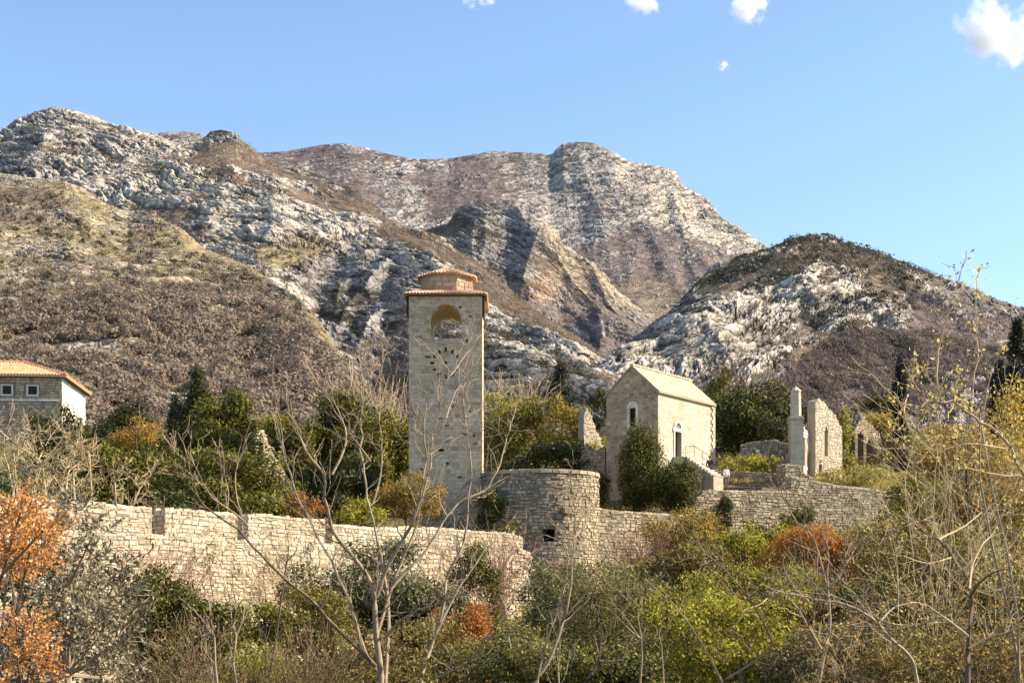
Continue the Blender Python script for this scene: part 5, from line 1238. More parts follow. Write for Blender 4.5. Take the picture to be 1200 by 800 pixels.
bush('dark_shrub', 'dark green bush below the rampart near its right end', 'shrub', 560, 672, 26, 26, 74, 'darkever', .14, 1.4, 16, mat2='mixgreen', frac2=.4)
bush('rust_shrub', 'glowing rust orange bush in front of the right end of the rampart', 'shrub', 545, 726, 32, 27, 56, 'rust', .10, 1.3, 16, mat2='mixgreen', frac2=.15, bark='twig_red', kr=(.2, 1.05), lump=.38)
bush('olive_shrub', 'wide grey-green olive bush below the short wall and bastion', 'shrub', 722, 712, 78, 54, 62, 'olive', .13, 1.5, 32, wid=.35, mat2='mixgreen', frac2=.3)
bush('olive_shrub', 'grey-green olive bush at the foot of the round bastion', 'shrub', 655, 694, 40, 44, 70, 'olive', .13, 1.4, 22, wid=.35)
bush('lime_shrub', 'big lime yellow bush glowing in the sun below the terrace wall', 'shrub', 862, 748, 80, 54, 48, 'lime', .12, 1.0, 46, mat2='mixgreen', frac2=.42, bark='bark_mid', lump=.30)
bush('lime_shrub', 'lime green bush rising behind the big lime yellow one', 'shrub', 815, 712, 50, 28, 58, 'mixgreen', .12, 1.5, 22, mat2='lime', frac2=.5)
bush('dark_shrub', 'very dark bush at the bottom between the olive bush and the lime bush', 'shrub', 700, 785, 70, 34, 44, 'darkever', .10, 1.5, 24, mat2='mixgreen', frac2=.35)
bush('dark_shrub', 'shadowy green bush below the left part of the rampart', 'shrub', 188, 708, 40, 44, 50, 'darkever', .11, 1.5, 22, mat2='ever', frac2=.5)
bush('green_shrub', 'mid green bush in front of the rampart beside the shadowy one', 'shrub', 312, 730, 38, 30, 50, 'ever', .11, 1.4, 18, mat2='mixgreen', frac2=.4)
bush('green_shrub', 'yellow-green bush at the bottom below the mid green bush', 'shrub', 285, 785, 44, 24, 42, 'mixgreen', .09, 1.4, 18, mat2='lime', frac2=.3)
twigbush('dry_shrub', 'brown dry twiggy shrub at the bottom between the silvery olive and the yellow-green bush', 'shrub', 215, 782, 74, 44, 38, 'twig_brown', 50, 2, leafmat='dry', leafn=900, leaf=.07, r=.014)
twigbush('dry_shrub', 'dry twiggy shrub at the bottom beside the pale multi-stemmed tree', 'shrub', 350, 785, 52, 36, 38, 'twig_brown', 44, 2, leafmat='dry', leafn=700, leaf=.07, r=.014)
bush('mixed_shrub', 'brownish green shrub mass at the bottom around the pale multi-stemmed tree', 'shrub', 470, 775, 88, 38, 44, 'mixgreen', .09, 1.3, 26, mat2='dry', frac2=.5)
bush('mixed_shrub', 'olive brown shrub mass at the bottom below the rust orange bush', 'shrub', 590, 780, 66, 36, 44, 'mixgreen', .09, 1.3, 24, mat2='olive', frac2=.5)
bush('mixed_shrub', 'dull olive shrub mass at the bottom right of the big lime yellow bush', 'shrub', 985, 765, 80, 48, 46, 'olive', .10, 1.2, 26, mat2='dry', frac2=.5)
bush('mixed_shrub', 'brown green shrub mass at the bottom right corner under the bare tangle', 'shrub', 1130, 780, 96, 46, 38, 'mixgreen', .09, 1.2, 28, mat2='dry', frac2=.55)
bush('mixed_shrub', 'yellow brown shrub mass on the slope behind the tangled bare branches', 'shrub', 1090, 660, 80, 60, 66, 'dry', .13, 1.2, 30, mat2='mixgreen', frac2=.45)
bush('mixed_shrub', 'golden brown shrub mass on the upper slope at the right edge', 'shrub', 1160, 570, 70, 54, 72, 'dry', .13, 1.2, 28, mat2='ochre_leaf', frac2=.35)
bush('dark_shrub', 'dark hollow of evergreen leaves behind the bare white forked tree', 'shrub', 1010, 705, 66, 36, 60, 'darkever', .12, 1.3, 22, mat2='mixgreen', frac2=.4)

bush('dark_shrub', 'olive shrub filling the rampart foot between the dark olive mass and the rust orange bush', 'shrub', 495, 716, 56, 40, 60, 'olive', .12, 1.4, 24, mat2='darkever', frac2=.4)
bush('dark_shrub', 'brown olive shrub at the rampart foot left of the dark olive mass', 'shrub', 372, 724, 46, 36, 57, 'mixgreen', .12, 1.4, 22, mat2='dry', frac2=.4)
bush('dark_shrub', 'dark shrub at the rampart foot between the mid green bush and the shadowy one', 'shrub', 248, 744, 40, 34, 47, 'darkever', .11, 1.4, 20, mat2='mixgreen', frac2=.4)
bush('green_shrub', 'low fresh green shrub just right of the orange topped olive tree', 'shrub', 905, 640, 30, 20, 86, 'lime', .14, 1.5, 16, mat2='ever', frac2=.45)
bush('green_shrub', 'olive green shrub between the large rust red bush and the lime yellow bush', 'shrub', 915, 690, 48, 30, 62, 'mixgreen', .12, 1.4, 22, mat2='lime', frac2=.35)
bush('ochre_shrub', 'ochre shrub on the slope right of the large rust red bush', 'shrub', 1050, 640, 46, 30, 74, 'ochre_leaf', .13, 1.3, 20, mat2='mixgreen', frac2=.5)
bush('green_shrub', 'green shrub on the upper slope right of the rubble wall end', 'shrub', 1075, 585, 40, 26, 84, 'mixgreen', .14, 1.4, 18, mat2='ever', frac2=.4)
bush('ochre_shrub', 'golden brown shrub under the long arching limb at the right', 'shrub', 1105, 530, 44, 30, 88, 'ochre_leaf', .14, 1.3, 20, mat2='dry', frac2=.5)
bush('dark_shrub', 'dark evergreen shrub low in the bottom right tangle', 'shrub', 1175, 720, 60, 44, 48, 'darkever', .11, 1.3, 24, mat2='mixgreen', frac2=.45)
bush('dark_shrub', 'dark brown green shrub beneath the dark arching bare tree', 'shrub', 1060, 740, 60, 36, 48, 'darkever', .11, 1.3, 22, mat2='dry', frac2=.4)
# ------------------------------------------------------------------ bare trees
for i in range(3):
    px_, pb, pt, dd, lab = [(28, 600, 455, 62, 'tan leafless tree with fine twigs in front of the house'), (92, 602, 490, 66, 'tan leafless tree with fine twigs between the house and the rampart'), (130, 598, 520, 68, 'small tan leafless tree above the first rampart notch')][i]
    bare_tree('bare_tree', lab, px_, pb, pt, dd, 'twig_tan', 4, r=.09, forks=3, spread=.6, nch=(3, 4), up=.02)
# the pale multi-stemmed tree in the middle
mt_paths = [
 ([(447,792),(441,740),(440,689),(426,659),(412,640),(399,620),(391,594),(385,578),(383,555),(383,537),(372,528),(362,523),(346,498),(331,472)], 4.6, 1.0, -2.0),
 ([(447,790),(429,770),(420,735),(412,704),(399,674),(387,647),(372,620),(358,590),(347,544),(338,510),(331,484)], 3.0, .9, 1.5),
 ([(440,780),(429,768),(390,728),(372,706),(354,689),(330,671),(315,653),(291,617),(270,602),(249,578),(240,560)], 3.2, .9, -3.0),
 ([(291,617),(284,606),(262,590),(250,581),(240,565),(234,547)], 1.5, .7, (-2.4,-3)),
 ([(284,606),(276,580),(272,556),(276,538),(281,519)], 1.2, .6, (-2.4,-2)),
 ([(452,795),(456,740),(456,686),(450,650),(443,610),(438,587),(434,534),(436,500),(436,462),(435,430),(436,409)], 3.0, .9, 2.2),
 ([(436,462),(444,440),(450,415)], 1.0, .5, (1.8,1.6)), ([(436,470),(430,440),(424,420)], 1.0, .5, (1.8,2.4)),
 ([(389,556),(398,540),(408,516),(398,495),(387,472),(376,462),(366,453)], 1.8, .6, (-1.5,-.5)),
 ([(437,590),(447,560),(450,525),(448,500),(447,472),(449,445)], 1.6, .6, (1.5,3)),
 ([(434,540),(420,520),(405,505),(392,485),(380,470),(368,452)], 1.4, .6, (1.5,.5)),
 ([(441,746),(452,712),(462,680),(475,647),(486,620),(500,569),(512,530),(522,494),(527,465),(528,437)], 2.8, .8, 1.2),
 ([(528,437),(519,420),(512,406)], .9, .5, 1.2), ([(528,440),(538,425),(547,412)], .9, .5, 1.4), ([(523,490),(530,470),(538,455)], .8, .5, 1.4),
 ([(441,700),(450,672),(459,650),(468,632),(480,614),(494,575),(497,550),(495,506),(490,492),(487,481)], 3.2, .8, -1.4),
 ([(497,545),(508,525),(515,500)], 1.1, .5, (-1.2,-1.4)), ([(497,535),(486,520),(478,505)], 1.1, .5, (-1.2,-1)),
 ([(450,748),(460,735),(471,725),(482,715),(492,710),(515,696),(540,680)], 2.4, .8, -2.4),
 ([(458,690),(476,668),(495,650),(510,620),(519,603),(540,578),(550,584),(566,568),(575,550),(582,520),(587,494),(589,469)], 2.4, .7, 2.4),
 ([(550,584),(570,572),(590,560)], 1.2, .6, (1.6,2)), ([(520,603),(535,575),(560,560)], 1.0, .5, (1.5,1))]
traced_tree('bare_tree', 'large pale bare tree with many rising stems, in front of the rampart and tower', 33, (447, 792), mt_paths, 'bark_pale', 5, twigs=(3.0, .5), tw_len=(.3, .95), thick=3.1, mat_tw='bark_pale')
traced_tree('bare_tree', 'slender bare tree just right of the large pale one, its stems crossing the tower edge', 36, (500, 797), [
 ([(493,797),(500,775),(507,752),(515,730),(522,710),(530,690),(540,671),(552,648),(564,626)], 2.6, .8, 1),
 ([(515,728),(522,704),(522,674),(534,658),(541,647),(546,620),(548,587),(550,560),(551,525),(549,490),(547,462),(553,440),(559,422)], 2.2, .7, -1),
 ([(551,530),(560,515),(566,498)], .9, .5, -1), ([(549,500),(538,485),(532,470)], .9, .5, -1), ([(548,470),(545,450),(549,430)], .8, .5, -.6),
 ([(504,797),(530,785),(555,773),(564,762),(570,749),(580,735),(594,722),(606,706)], 2.2, .7, -2), ([(570,749),(588,742),(604,738)], 1.0, .5, -2)], 'bark_mid', 6, twigs=(2.8, .5), tw_len=(.3, .85))
traced_tree('bare_tree', 'thin bare tree with two wands reaching up the round bastion', 36, (627, 798), [
 ([(627,798),(636,786),(645,775),(655,748),(665,720),(670,695),(674,670),(677,650),(681,625),(679,598),(677,571)], 2.6, .6, 1),
 ([(630,796),(637,760),(648,725),(657,695),(664,660),(670,627),(668,610)], 1.8, .6, -1), ([(681,628),(692,606),(704,585)], 1.3, .6, 1.2), ([(665,720),(680,700),(692,690)], 1.2, .5, 0)], 'bark_pale', 7, twigs=(2.2, .5), tw_len=(.25, .7))
traced_tree('bare_sapling', 'low pale forked sapling in front of the wide olive bush', 38, (750, 800), [
 ([(750,800),(752,760),(751,725),(755,714),(759,705)], 1.8, .6, 0), ([(750,748),(735,736),(720,725),(711,718),(704,712)], 1.5, .6, -1), ([(750,748),(728,716),(716,698)], 1.3, .5, 1),
 ([(684,800),(696,785),(704,774),(706,756),(712,738)], 2.0, .6, 0), ([(704,774),(716,772),(728,765)], 1.2, .5, 0), ([(778,800),(776,770),(764,735)], 1.0, .5, 1)], 'bark_pale', 8, twigs=(2.4, .5), tw_len=(.25, .6), thick=1.7)
traced_tree('bare_sapling', 'long pale wands leaning left across the lime yellow bush', 34, (846, 798), [
 ([(846,798),(830,768),(812,737),(803,725),(795,715),(778,700),(762,684)], 1.9, .6, 0), ([(905,752),(890,718),(875,695),(862,683),(850,672),(830,655),(815,642),(808,630),(805,620),(800,606)], 1.7, .5, -1),
 ([(846,798),(880,776),(905,752)], 1.8, 1.4, -.5), ([(795,715),(800,700),(812,692)], 1.0, .5, 0), ([(880,765),(868,748),(852,738)], 1.2, .5, 0)], 'bark_pale', 9, twigs=(2.0, .5), tw_len=(.25, .6), thick=1.6)
traced_tree('bare_tree', 'white forked bare tree standing in front of the large rust red bush', 40, (959, 800), [
 ([(959,800),(963,780),(966,761),(971,752),(973,730),(973,710),(972,689),(964,660),(956,629),(946,618),(935,611),(927,592),(920,578),(913,568),(908,560)], 3.6, .6, 1),
 ([(972,689),(980,678),(989,671),(991,650),(993,626),(990,608)], 2.0, .6, -.5), ([(971,690),(968,665),(972,640),(966,622)], 1.5, .6, 1),
 ([(962,760),(950,740),(938,722),(930,708),(922,700),(910,690)], 2.4, .7, -1), ([(938,722),(926,718),(912,715)], 1.2, .5, -1), ([(972,700),(960,688),(950,682)], 1.1, .5, 1)], 'bark_pale', 10, twigs=(3.2, .5), tw_len=(.3, .9))
traced_tree('bare_tree', 'dark arching bare tree spreading over the bottom right slope', 32, (1070, 800), [
 ([(1075,800),(1072,785),(1070,770),(1055,757),(1040,746),(1028,732),(1016,722),(1004,714),(989,709),(970,707),(950,707),(925,703),(899,701),(880,695)], 3.0, .7, -1.5),
 ([(1016,722),(1010,705),(1000,690),(985,680)], 1.4, .6, -1), ([(1055,757),(1068,735),(1090,722),(1118,716)], 1.8, .7, -2), ([(1028,732),(1042,716),(1062,705),(1078,708)], 1.5, .6, 1),
 ([(950,707),(935,695),(925,680)], 1.1, .5, -1.5), ([(899,701),(888,712),(872,716)], .9, .5, -1.5)], 'bark_mid', 11, twigs=(3.2, .5), tw_len=(.3, .9))
traced_tree('bare_tree', 'dark bare tree with a crooked trunk in the bottom right tangle', 30, (1134, 800), [
 ([(1134,800),(1134,770),(1134,740),(1136,710),(1136,689),(1128,668),(1115,653),(1108,642),(1100,632),(1085,622),(1070,614),(1062,600),(1055,587),(1045,576),(1037,569)], 4.0, .7, 1),
 ([(1136,700),(1148,680),(1166,668),(1185,662)], 2.2, .7, -2), ([(1134,745),(1115,728),(1092,716),(1070,712)], 2.0, .7, -2), ([(1134,760),(1160,745),(1190,735),(1215,732)], 2.2, .8, 1),
 ([(1100,632),(1118,622),(1138,612),(1150,600)], 1.6, .6, 1.5), ([(1115,653),(1098,660),(1080,662),(1064,655)], 1.4, .6, -1), ([(1136,690),(1140,660),(1150,640),(1168,625)], 1.8, .6, 2), ([(1070,614),(1056,620),(1044,632)], 1.0, .5, 0)], 'bark_dark', 12, twigs=(4.2, .5), tw_len=(.3, 1.0), mat_tw='twig_tan')
traced_tree('curved_tree', 'right edge tree with a long limb arching left and yellow leaves on a tall wand', 27, (1215, 800), [
 ([(1222,800),(1216,700),(1207,610),(1196,557),(1188,540),(1179,526),(1172,514),(1164,503),(1152,488),(1139,476),(1127,468),(1115,462),(1103,459),(1091,457),(1078,458),(1064,462),(1050,462),(1037,459),(1028,450),(1020,438)], 4.8, .8, -2),
 ([(1100,457),(1097,446),(1096,435),(1101,415),(1105,398),(1111,376),(1118,354),(1124,338),(1128,324),(1133,310),(1137,297)], 1.7, .5, (-1.2,-2)),
 ([(1145,345),(1143,330),(1148,315)], .5, .4, -1.5), ([(1139,478),(1140,450),(1147,420),(1143,395),(1146,370),(1144,350)], 1.1, .4, (-1,-.5)),
 ([(1120,464),(1112,478),(1104,488)], 1.2, .6, -1), ([(1078,458),(1066,445),(1060,430)], 1.0, .5, -1.5), ([(1064,462),(1056,480),(1062,500),(1075,520),(1090,540)], 1.2, .6, -1.6),
 ([(1179,526),(1160,522),(1140,520),(1115,519),(1100,524)], 1.6, .6, -.5), ([(1150,487),(1158,465),(1160,440),(1168,420)], 1.2, .5, -.6), ([(1196,557),(1170,560),(1150,552),(1128,548),(1105,555)], 1.6, .6, 0),
 ([(1115,462),(1125,445),(1130,430)], 1.0, .5, -1), ([(1100,458),(1085,440),(1082,420),(1090,400)], 1.0, .5, -1)], 'bark_mid', 13, twigs=(2.2, .2), tw_len=(.2, .5), leafmat='yellow_leaf', leafn=650, leaf=.075, mat_tw='twig_tan')
bush('yellow_tree', 'tree crown of golden yellow leaves at the right edge below the cypress', 'tree', 1195, 500, 34, 44, 34, 'yellow_leaf', .09, .55, 22, part='crown', mat2='ochre_leaf', frac2=.4, bark='bark_mid', nstem=2)
for i, (px_, py_, rx_, ry_, dd, mt, lab) in enumerate([
   (1085, 600, 60, 70, 46, 'twig_tan', 'tan tangle of bare twigs on the slope below the narrow cypress'), (1165, 640, 60, 70, 40, 'twig_tan', 'pale tangle of bare twigs at the right edge beneath the golden tree'),
   (1060, 690, 60, 60, 42, 'twig_brown', 'brown tangle of bare twigs right of the white forked tree'), (1170, 750, 60, 60, 34, 'twig_brown', 'brown tangle of bare twigs in the bottom right corner'),
   (1020, 770, 60, 44, 38, 'twig_tan', 'low tan tangle of bare twigs along the bottom right of the lime bush'), (915, 690, 40, 40, 50, 'twig_brown', 'sparse brown twigs between the lime yellow bush and the rust red bush'),
   (1105, 515, 50, 46, 60, 'twig_tan', 'sunlit tan thicket under the long arching limb')]):
    twigbush('twig_tangle', lab, 'thicket', px_, py_, rx_, ry_, dd, mt, 7, 3, r=.03, spread=.8, leafmat='yellow_leaf' if i in (0, 1, 6) else 'ochre_leaf', leafn=900, leaf=.08, nch=(2, 4))
for i, (px_, pb, pt, dd, mt, lab) in enumerate([
   (268, 800, 660, 36, 'bark_mid', 'two thin bare wands rising in front of the left rampart'), (310, 700, 590, 40, 'bark_dark', 'dark thin sapling rising past the third rampart notch'), (545, 700, 600, 60, 'bark_dark', 'dark thin sapling against the right end of the rampart'),
   (650, 800, 680, 42, 'bark_mid', 'grey thin sapling in front of the olive bush at the bastion foot'), (215, 560, 495, 92, 'twig_tan', 'small forked bare sapling in front of the dark evergreens'), (272, 600, 500, 80, 'bark_pale', 'pale forked sapling standing before the wide cedar')]):
    bare_tree('bare_sapling', lab, px_, pb, pt, dd, mt, 3, r=.05 if i < 4 else .07, spread=.3, nch=(2, 3), forks=1 + (i == 0), cat='sapling', up=.1)

# olive tree and orange leaves close by at the left
def leafy_branch_tree(name, label, d, base, clusters, mat, leaf, wid, bark, seed, density=1.0):
    rng = np.random.default_rng(seed); rr = random.Random(seed); bx, by = W(base[0], base[1], d)[:2]; z0 = gz(bx, by)
    root = empty(name, (bx, by, z0), label, 'tree'); tk, mb, lb = MB(), MB(), MB(); b = np.array(W(base[0], base[1], d))
    tk.tube([(bx, by, z0 - .2), tuple(b)], [.09, .07], 6)
    for (px, py, rx, ry) in clusters:
        dd = d + rng.uniform(-2.2, 2.2); c = np.array(W(px, py, dd)); S = np.array((rx, min(rx, ry), ry)) * d / F
        mid = (b + c) / 2 + rng.normal(size=3) * .3; mb.tube([tuple(b), tuple(mid), tuple(c)], [.05, .03, .015], 5)
        n = max(3, int(rx * ry / 42 * density))
        for k in range(n):
            v = unit(rng.normal(size=3)); p = c + v * S * rng.random() ** .4 * .9
            dr = unit(v + np.array((.1, -.1, .25)) + .5 * rng.normal(size=3)); Ls = rng.uniform(.25, .6) * d / 28; q = p + dr * Ls
            mb.tube([tuple(p), tuple((p + q) / 2 + rng.normal(size=3) * .02), tuple(q)], [.007, .006, .004], 3)
            m = int(rng.integers(9, 18)); s = rng.uniform(0, 1, m); ax = unit(dr + .75 * rng.normal(size=(m, 3)))
            Ll = leaf * rng.uniform(.7, 1.3, m); C_ = p + dr * Ls * s[:, None] + ax * Ll[:, None] * .5
            side = unit(np.cross(ax, rng.normal(size=(m, 3))))
            V = np.stack([C_ - ax * Ll[:, None] * .5, C_ + side * Ll[:, None] * wid * .5, C_ + ax * Ll[:, None] * .5, C_ - side * Ll[:, None] * wid * .5], 1).reshape(-1, 3)
            lb.add(V, np.arange(m * 4).reshape(-1, 4))
    tk.build('trunk', M[bark], root); mb.build('twigs', M[bark], root); lb.build('foliage', M[mat], root)
leafy_branch_tree('olive_tree', 'silvery olive tree with narrow leaves filling the bottom left', 27, (80, 790), [(30,705,36,34),(98,668,36,26),(130,700,34,30),(60,745,46,36),(115,748,38,30),(30,780,40,26),(90,715,40,32),(110,625,20,20),(90,600,18,16),(150,735,20,24),(60,680,30,22),(20,668,28,22),(70,790,56,22),(135,788,30,20),(145,665,18,14)], 'silver', .125, .3, 'bark_mid', 21, 3.0)
leafy_branch_tree('pale_twig_tree', 'pale cream leaved branches above the orange leaves at the left edge', 31, (10, 790), [(20,560,34,30),(50,540,26,26),(15,520,26,26),(80,575,24,20),(40,590,34,20)], 'silver', .10, .3, 'twig_tan', 22, .8)
leafy_branch_tree('orange_tree', 'bright orange leaved branch at the left edge in front of the rampart', 25, (-20, 790), [(14,620,26,28),(36,640,24,24),(10,655,26,22),(50,622,14,16),(24,600,22,14),(46,658,14,10)], 'orange_leaf', .07, .6, 'bark_dark', 23, 6.5)
leafy_branch_tree('orange_tree', 'small orange leaved sprays low at the left edge among the olive leaves', 24, (-10, 795), [(30,748,24,18),(44,768,20,16),(20,772,16,14),(40,730,14,10)], 'orange_leaf', .065, .6, 'bark_dark', 24, 5.5)

# undergrowth over the slope, nobody could count it
rg = np.random.default_rng(55); n = 8000
y = rg.uniform(26, 97, n) ; x = (rg.uniform(-330, 1620, n) - CX) / F * y
zz = ground(x, y); mb = MB(); Cn = np.stack([x, y, zz], 1)
s = ((x - A1[0]) * e1[0] + (y - A1[1]) * e1[1]); q = ((x - A1[0]) * e1[1] - (y - A1[1]) * e1[0]); kd = ~((q > -2.4) & (q < .9) & (s < L1 + .8)) & ~((q < 0) & (s < L1))
kd &= np.hypot(x - BC[0], y - BC[1]) > BR + 1.0
kd &= ~((x > 3) & (y > 91 + (x - 5) * .66)) | (x > 30)
Cn = Cn[kd]; y = Cn[:, 1]; sz = rg.uniform(.35, 1.0, len(Cn)) * (.55 + y / 80)
pat = fbm(Cn, 9.0, 3, seed=77); hf_ = np.clip(.5 + 1.1 * pat + rg.normal(size=len(Cn)) * .12, 0, .999)
Cn[:, 2] += sz * rg.uniform(.0, .7, len(Cn))
for k, (mt, K, wd) in enumerate((('dry', 46, .3), ('mixgreen', 60, .5), ('olive', 60, .35), ('ever', 60, .5), ('lime', 50, .5))):
    lo, hi = ((0, .28), (.28, .52), (.52, .66), (.66, .84), (.84, 1.0))[k]; w = (hf_ >= lo) & (hf_ < hi)
    clumps(mb, Cn[w], sz[w], K, .22, rg, .85, k, wd)
tag(mb.build('undergrowth', [M[k] for k in ('dry', 'mixgreen', 'olive', 'ever', 'lime')]), kind='stuff')
# scrub on the upper ground behind the walls
n = 2600; y = rg.uniform(100, 205, n); x = (rg.uniform(-60, 1260, n) - CX) / F * y; Cn = np.stack([x, y, ground(x, y)], 1); mb = MB(); hf_ = rg.random(n)
kd = ~((np.abs(x - TCX) < 4) & (np.abs(y - TCY) < 4)); q = (Cn[:, :2] - C0[:2]); a_ = q @ d1[:2]; b_ = q @ d2[:2]; kd &= ~((a_ > -1.5) & (a_ < CL + 1) & (b_ > -2.5) & (b_ < CWd + 1)); q = Cn[:, :2] - H0[:2]; a_ = q @ hx[:2]; b_ = q @ hy[:2]; kd &= ~((a_ > -1) & (a_ < HL + 1) & (b_ > -1) & (b_ < HD + 1)); kd &= ~((x > 14) & (x < 34) & (y < 119))
sz = rg.uniform(.5, 1.5, n)
for k, (lo, hi) in enumerate(((0, .45), (.45, .8), (.8, 1))):
    s = (hf_ >= lo) & (hf_ < hi) & kd; clumps(mb, Cn[s], sz[s], 40, .26, rg, .8, k, .5)
tag(mb.build('upper_scrub', [M['dry'], M['mixgreen'], M['darkever']]), kind='stuff')
n = 2200; x = rg.uniform(13, 34, n); y = rg.uniform(109, 121, n); Cn = np.stack([x, y, ground(x, y)], 1); q = (Cn[:, :2] - C0[:2]); a_ = q @ d1[:2]; b_ = q @ d2[:2]; Cn = Cn[~((a_ > -1.5) & (a_ < CL + .3) & (b_ > -2.2) & (b_ < CWd + .3))]
mb = MB(); clumps(mb, Cn, rg.uniform(.15, .4, len(Cn)), 16, .5, rg, 1.0, 0, .25); tag(mb.build('terrace_grass', M['grass']), kind='stuff')

# ------------------------------------------------------------------ two visitors
def skin_mesh(name, verts, edges, radii, mat, parent, sub=2):
    me = bpy.data.meshes.new(name); me.from_pydata(verts, edges, []); o = bpy.data.objects.new(name, me); COL.objects.link(o)
    sk_ = o.modifiers.new('skin', 'SKIN'); o.modifiers.new('sub', 'SUBSURF').levels = sub
    me.skin_vertices or me.attributes
    ly = me.skin_vertices[0] if len(me.skin_vertices) else None
    for i, r in enumerate(radii): ly.data[i].radius = (r, r) if not isinstance(r, tuple) else r
    ly.data[0].use_root = True
    dg = bpy.context.evaluated_depsgraph_get(); ev = o.evaluated_get(dg); nm = bpy.data.meshes.new_from_object(ev)
    o.modifiers.clear(); o.data = nm; nm.name = name; nm.materials.clear(); nm.materials.append(mat)
    for p in nm.polygons: p.use_smooth = True
    o.parent = parent; return o
M['skin'] = plain('skin', (.45, .28, .20), .6, 3, .05)
def person(label, loc, rz, coat, legs, hair, step, armswing, elbow):
    root = empty('person', loc, label, 'person'); root.rotation_euler = (0, 0, rz)
    #            0 pelvis      1 belly      2 chest       3 neck       4 head lo     5 head mid     6 crown
    V = [(0,0,.93),(0,-.005,1.08),(0,0,1.30),(0,-.01,1.47),(0,-.03,1.54),(0,-.035,1.61),(0,-.02,1.70)]
    Rr = [(.15,.11),(.135,.10),(.16,.11),.055,.072,.088,.06]; E = [(0,1),(1,2),(2,3),(3,4),(4,5),(5,6)]
    # nose
    V.append((0,-.135,1.605)); Rr.append(.014); E.append((5,7))
    for s, sg in ((-1, 1), (1, -1)):
        b = len(V); st = step * sg
        V += [(s*.10,0,.88),(s*.10,-.10*abs(st)-.25*max(st,0)*.6,.49),(s*.10,-st*.25+.06,.09),(s*.11,-st*.25-.11,.035)]; Rr += [.085,.058,.042,.035]; E += [(0,b),(b,b+1),(b+1,b+2),(b+2,b+3)]
        a = len(V); sw = armswing * sg
        el = (s*.26, -.02 - sw*.12, 1.10); wr = (s*.25 - s*.08*elbow, -.05 - sw*.2 - .20*elbow, .88 + .18*elbow); V += [(s*.19,0,1.39), el, wr]; Rr += [.060,.043,.030]; E += [(2,a),(a,a+1),(a+1,a+2)]
        h = len(V); V.append((wr[0], wr[1]-.03, wr[2]-.075)); Rr.append((.036,.018)); E.append((a+2,h))
        for k in range(4):
            g = len(V); V += [(wr[0]+(k-1.5)*.017, wr[1]-.045, wr[2]-.115),(wr[0]+(k-1.5)*.018, wr[1]-.035, wr[2]-.155-.008*(k in (1,2)))]; Rr += [.009,.008]; E += [(h,g),(g,g+1)]
        g = len(V); V += [(wr[0]-s*.04, wr[1]-.05, wr[2]-.08),(wr[0]-s*.045, wr[1]-.06, wr[2]-.115)]; Rr += [.010,.008]; E += [(a+2,g),(g,g+1)]
    skin_mesh('body', V, E, Rr, M['skin'], root)
    # coat and trousers follow the body, a little larger
    cv = [V[0], V[1], V[2], (0,0,1.44)]; cr = [(.175,.135),(.16,.125),(.185,.135),.075]; ce = [(0,1),(1,2),(2,3)]
    for s, sg in ((-1, 1), (1, -1)):
        sw = armswing * sg; b = len(cv); cv += [(s*.19,0,1.39),(s*.26,-.02-sw*.12,1.10),(s*.25-s*.08*elbow,-.05-sw*.2-.20*elbow,.90+.18*elbow)]; cr += [.078,.060,.048]; ce += [(2,b),(b,b+1),(b+1,b+2)]
    skin_mesh('jacket', cv, ce, cr, coat, root)
    tv = [(0,0,.95)]; tr_ = [(.165,.125)]; te = []
    for s, sg in ((-1, 1), (1, -1)):
        st = step * sg; b = len(tv); tv += [(s*.10,0,.87),(s*.10,-.10*abs(st)-.25*max(st,0)*.6,.49),(s*.10,-st*.25+.06,.10)]; tr_ += [.10,.074,.060]; te += [(0,b),(b,b+1),(b+1,b+2)]
    skin_mesh('trousers', tv, te, tr_, legs, root)
    mb = MB()
    for s in (-1, 1):
        mb.lathe([(0,-.013),(.011,-.006),(.011,.006),(0,.013)], (s*.032, -.117, 1.625), 8)
    e_ = mb.build('eyes', M['dark'], None); e_.parent = root
    mb = MB(); mb.lathe([(.098,1.60),(.105,1.65),(.09,1.71),(.05,1.745),(0,1.75)], (0,.012,0), 12); h_ = mb.build('hair', hair, None, smooth=True); h_.parent = root
    mb = MB()
    for s in (-1, 1): mb.box((s*.095,-.02,1.58),(.02,.035,.06),0)
    e_ = mb.build('ears', M['skin'], None); e_.parent = root
    mb = MB()
    for s, sg in ((-1, 1), (1, -1)):
        st = step * sg; y0 = -st*.25+.06; mb.box((s*.105,y0-.07,0),(.105,.27,.085),0,taper=.85)
    e_ = mb.build('shoes', M['wood'], None); e_.parent = root
    return root
cl = {k: plain(k, c, .85, 6, .12) for k, c in dict(dark_cloth=(.035,.032,.035), tan_cloth=(.30,.22,.14), light_cloth=(.62,.60,.56), grey_cloth=(.16,.16,.18), hair_brown=(.05,.03,.02)).items()}
p1 = W(832, 561, 106.4)
person('person in dark clothes walking down at the foot of the chapel steps', p1, R(150), cl['dark_cloth'], cl['dark_cloth'], cl['hair_brown'], 1.0, .8, .4)
px2 = W(851, 572, 107.3); person('person in a pale top and grey trousers standing by the shaded parapet', (px2[0], px2[1], px2[2]), R(20), cl['light_cloth'], cl['grey_cloth'], cl['hair_brown'], .35, .3, .3)
mb = MB(); mb.box((p1[0] - .1, p1[1] + .2, 8.4), (1.1, 1.6, p1[2] - 8.4)); mb.box((px2[0] + .4, px2[1] + .1, 8.2), (4.2, 2.4, px2[2] - 8.2)); tag(mb.build('stone_path', M['rough_mortar']), kind='structure')
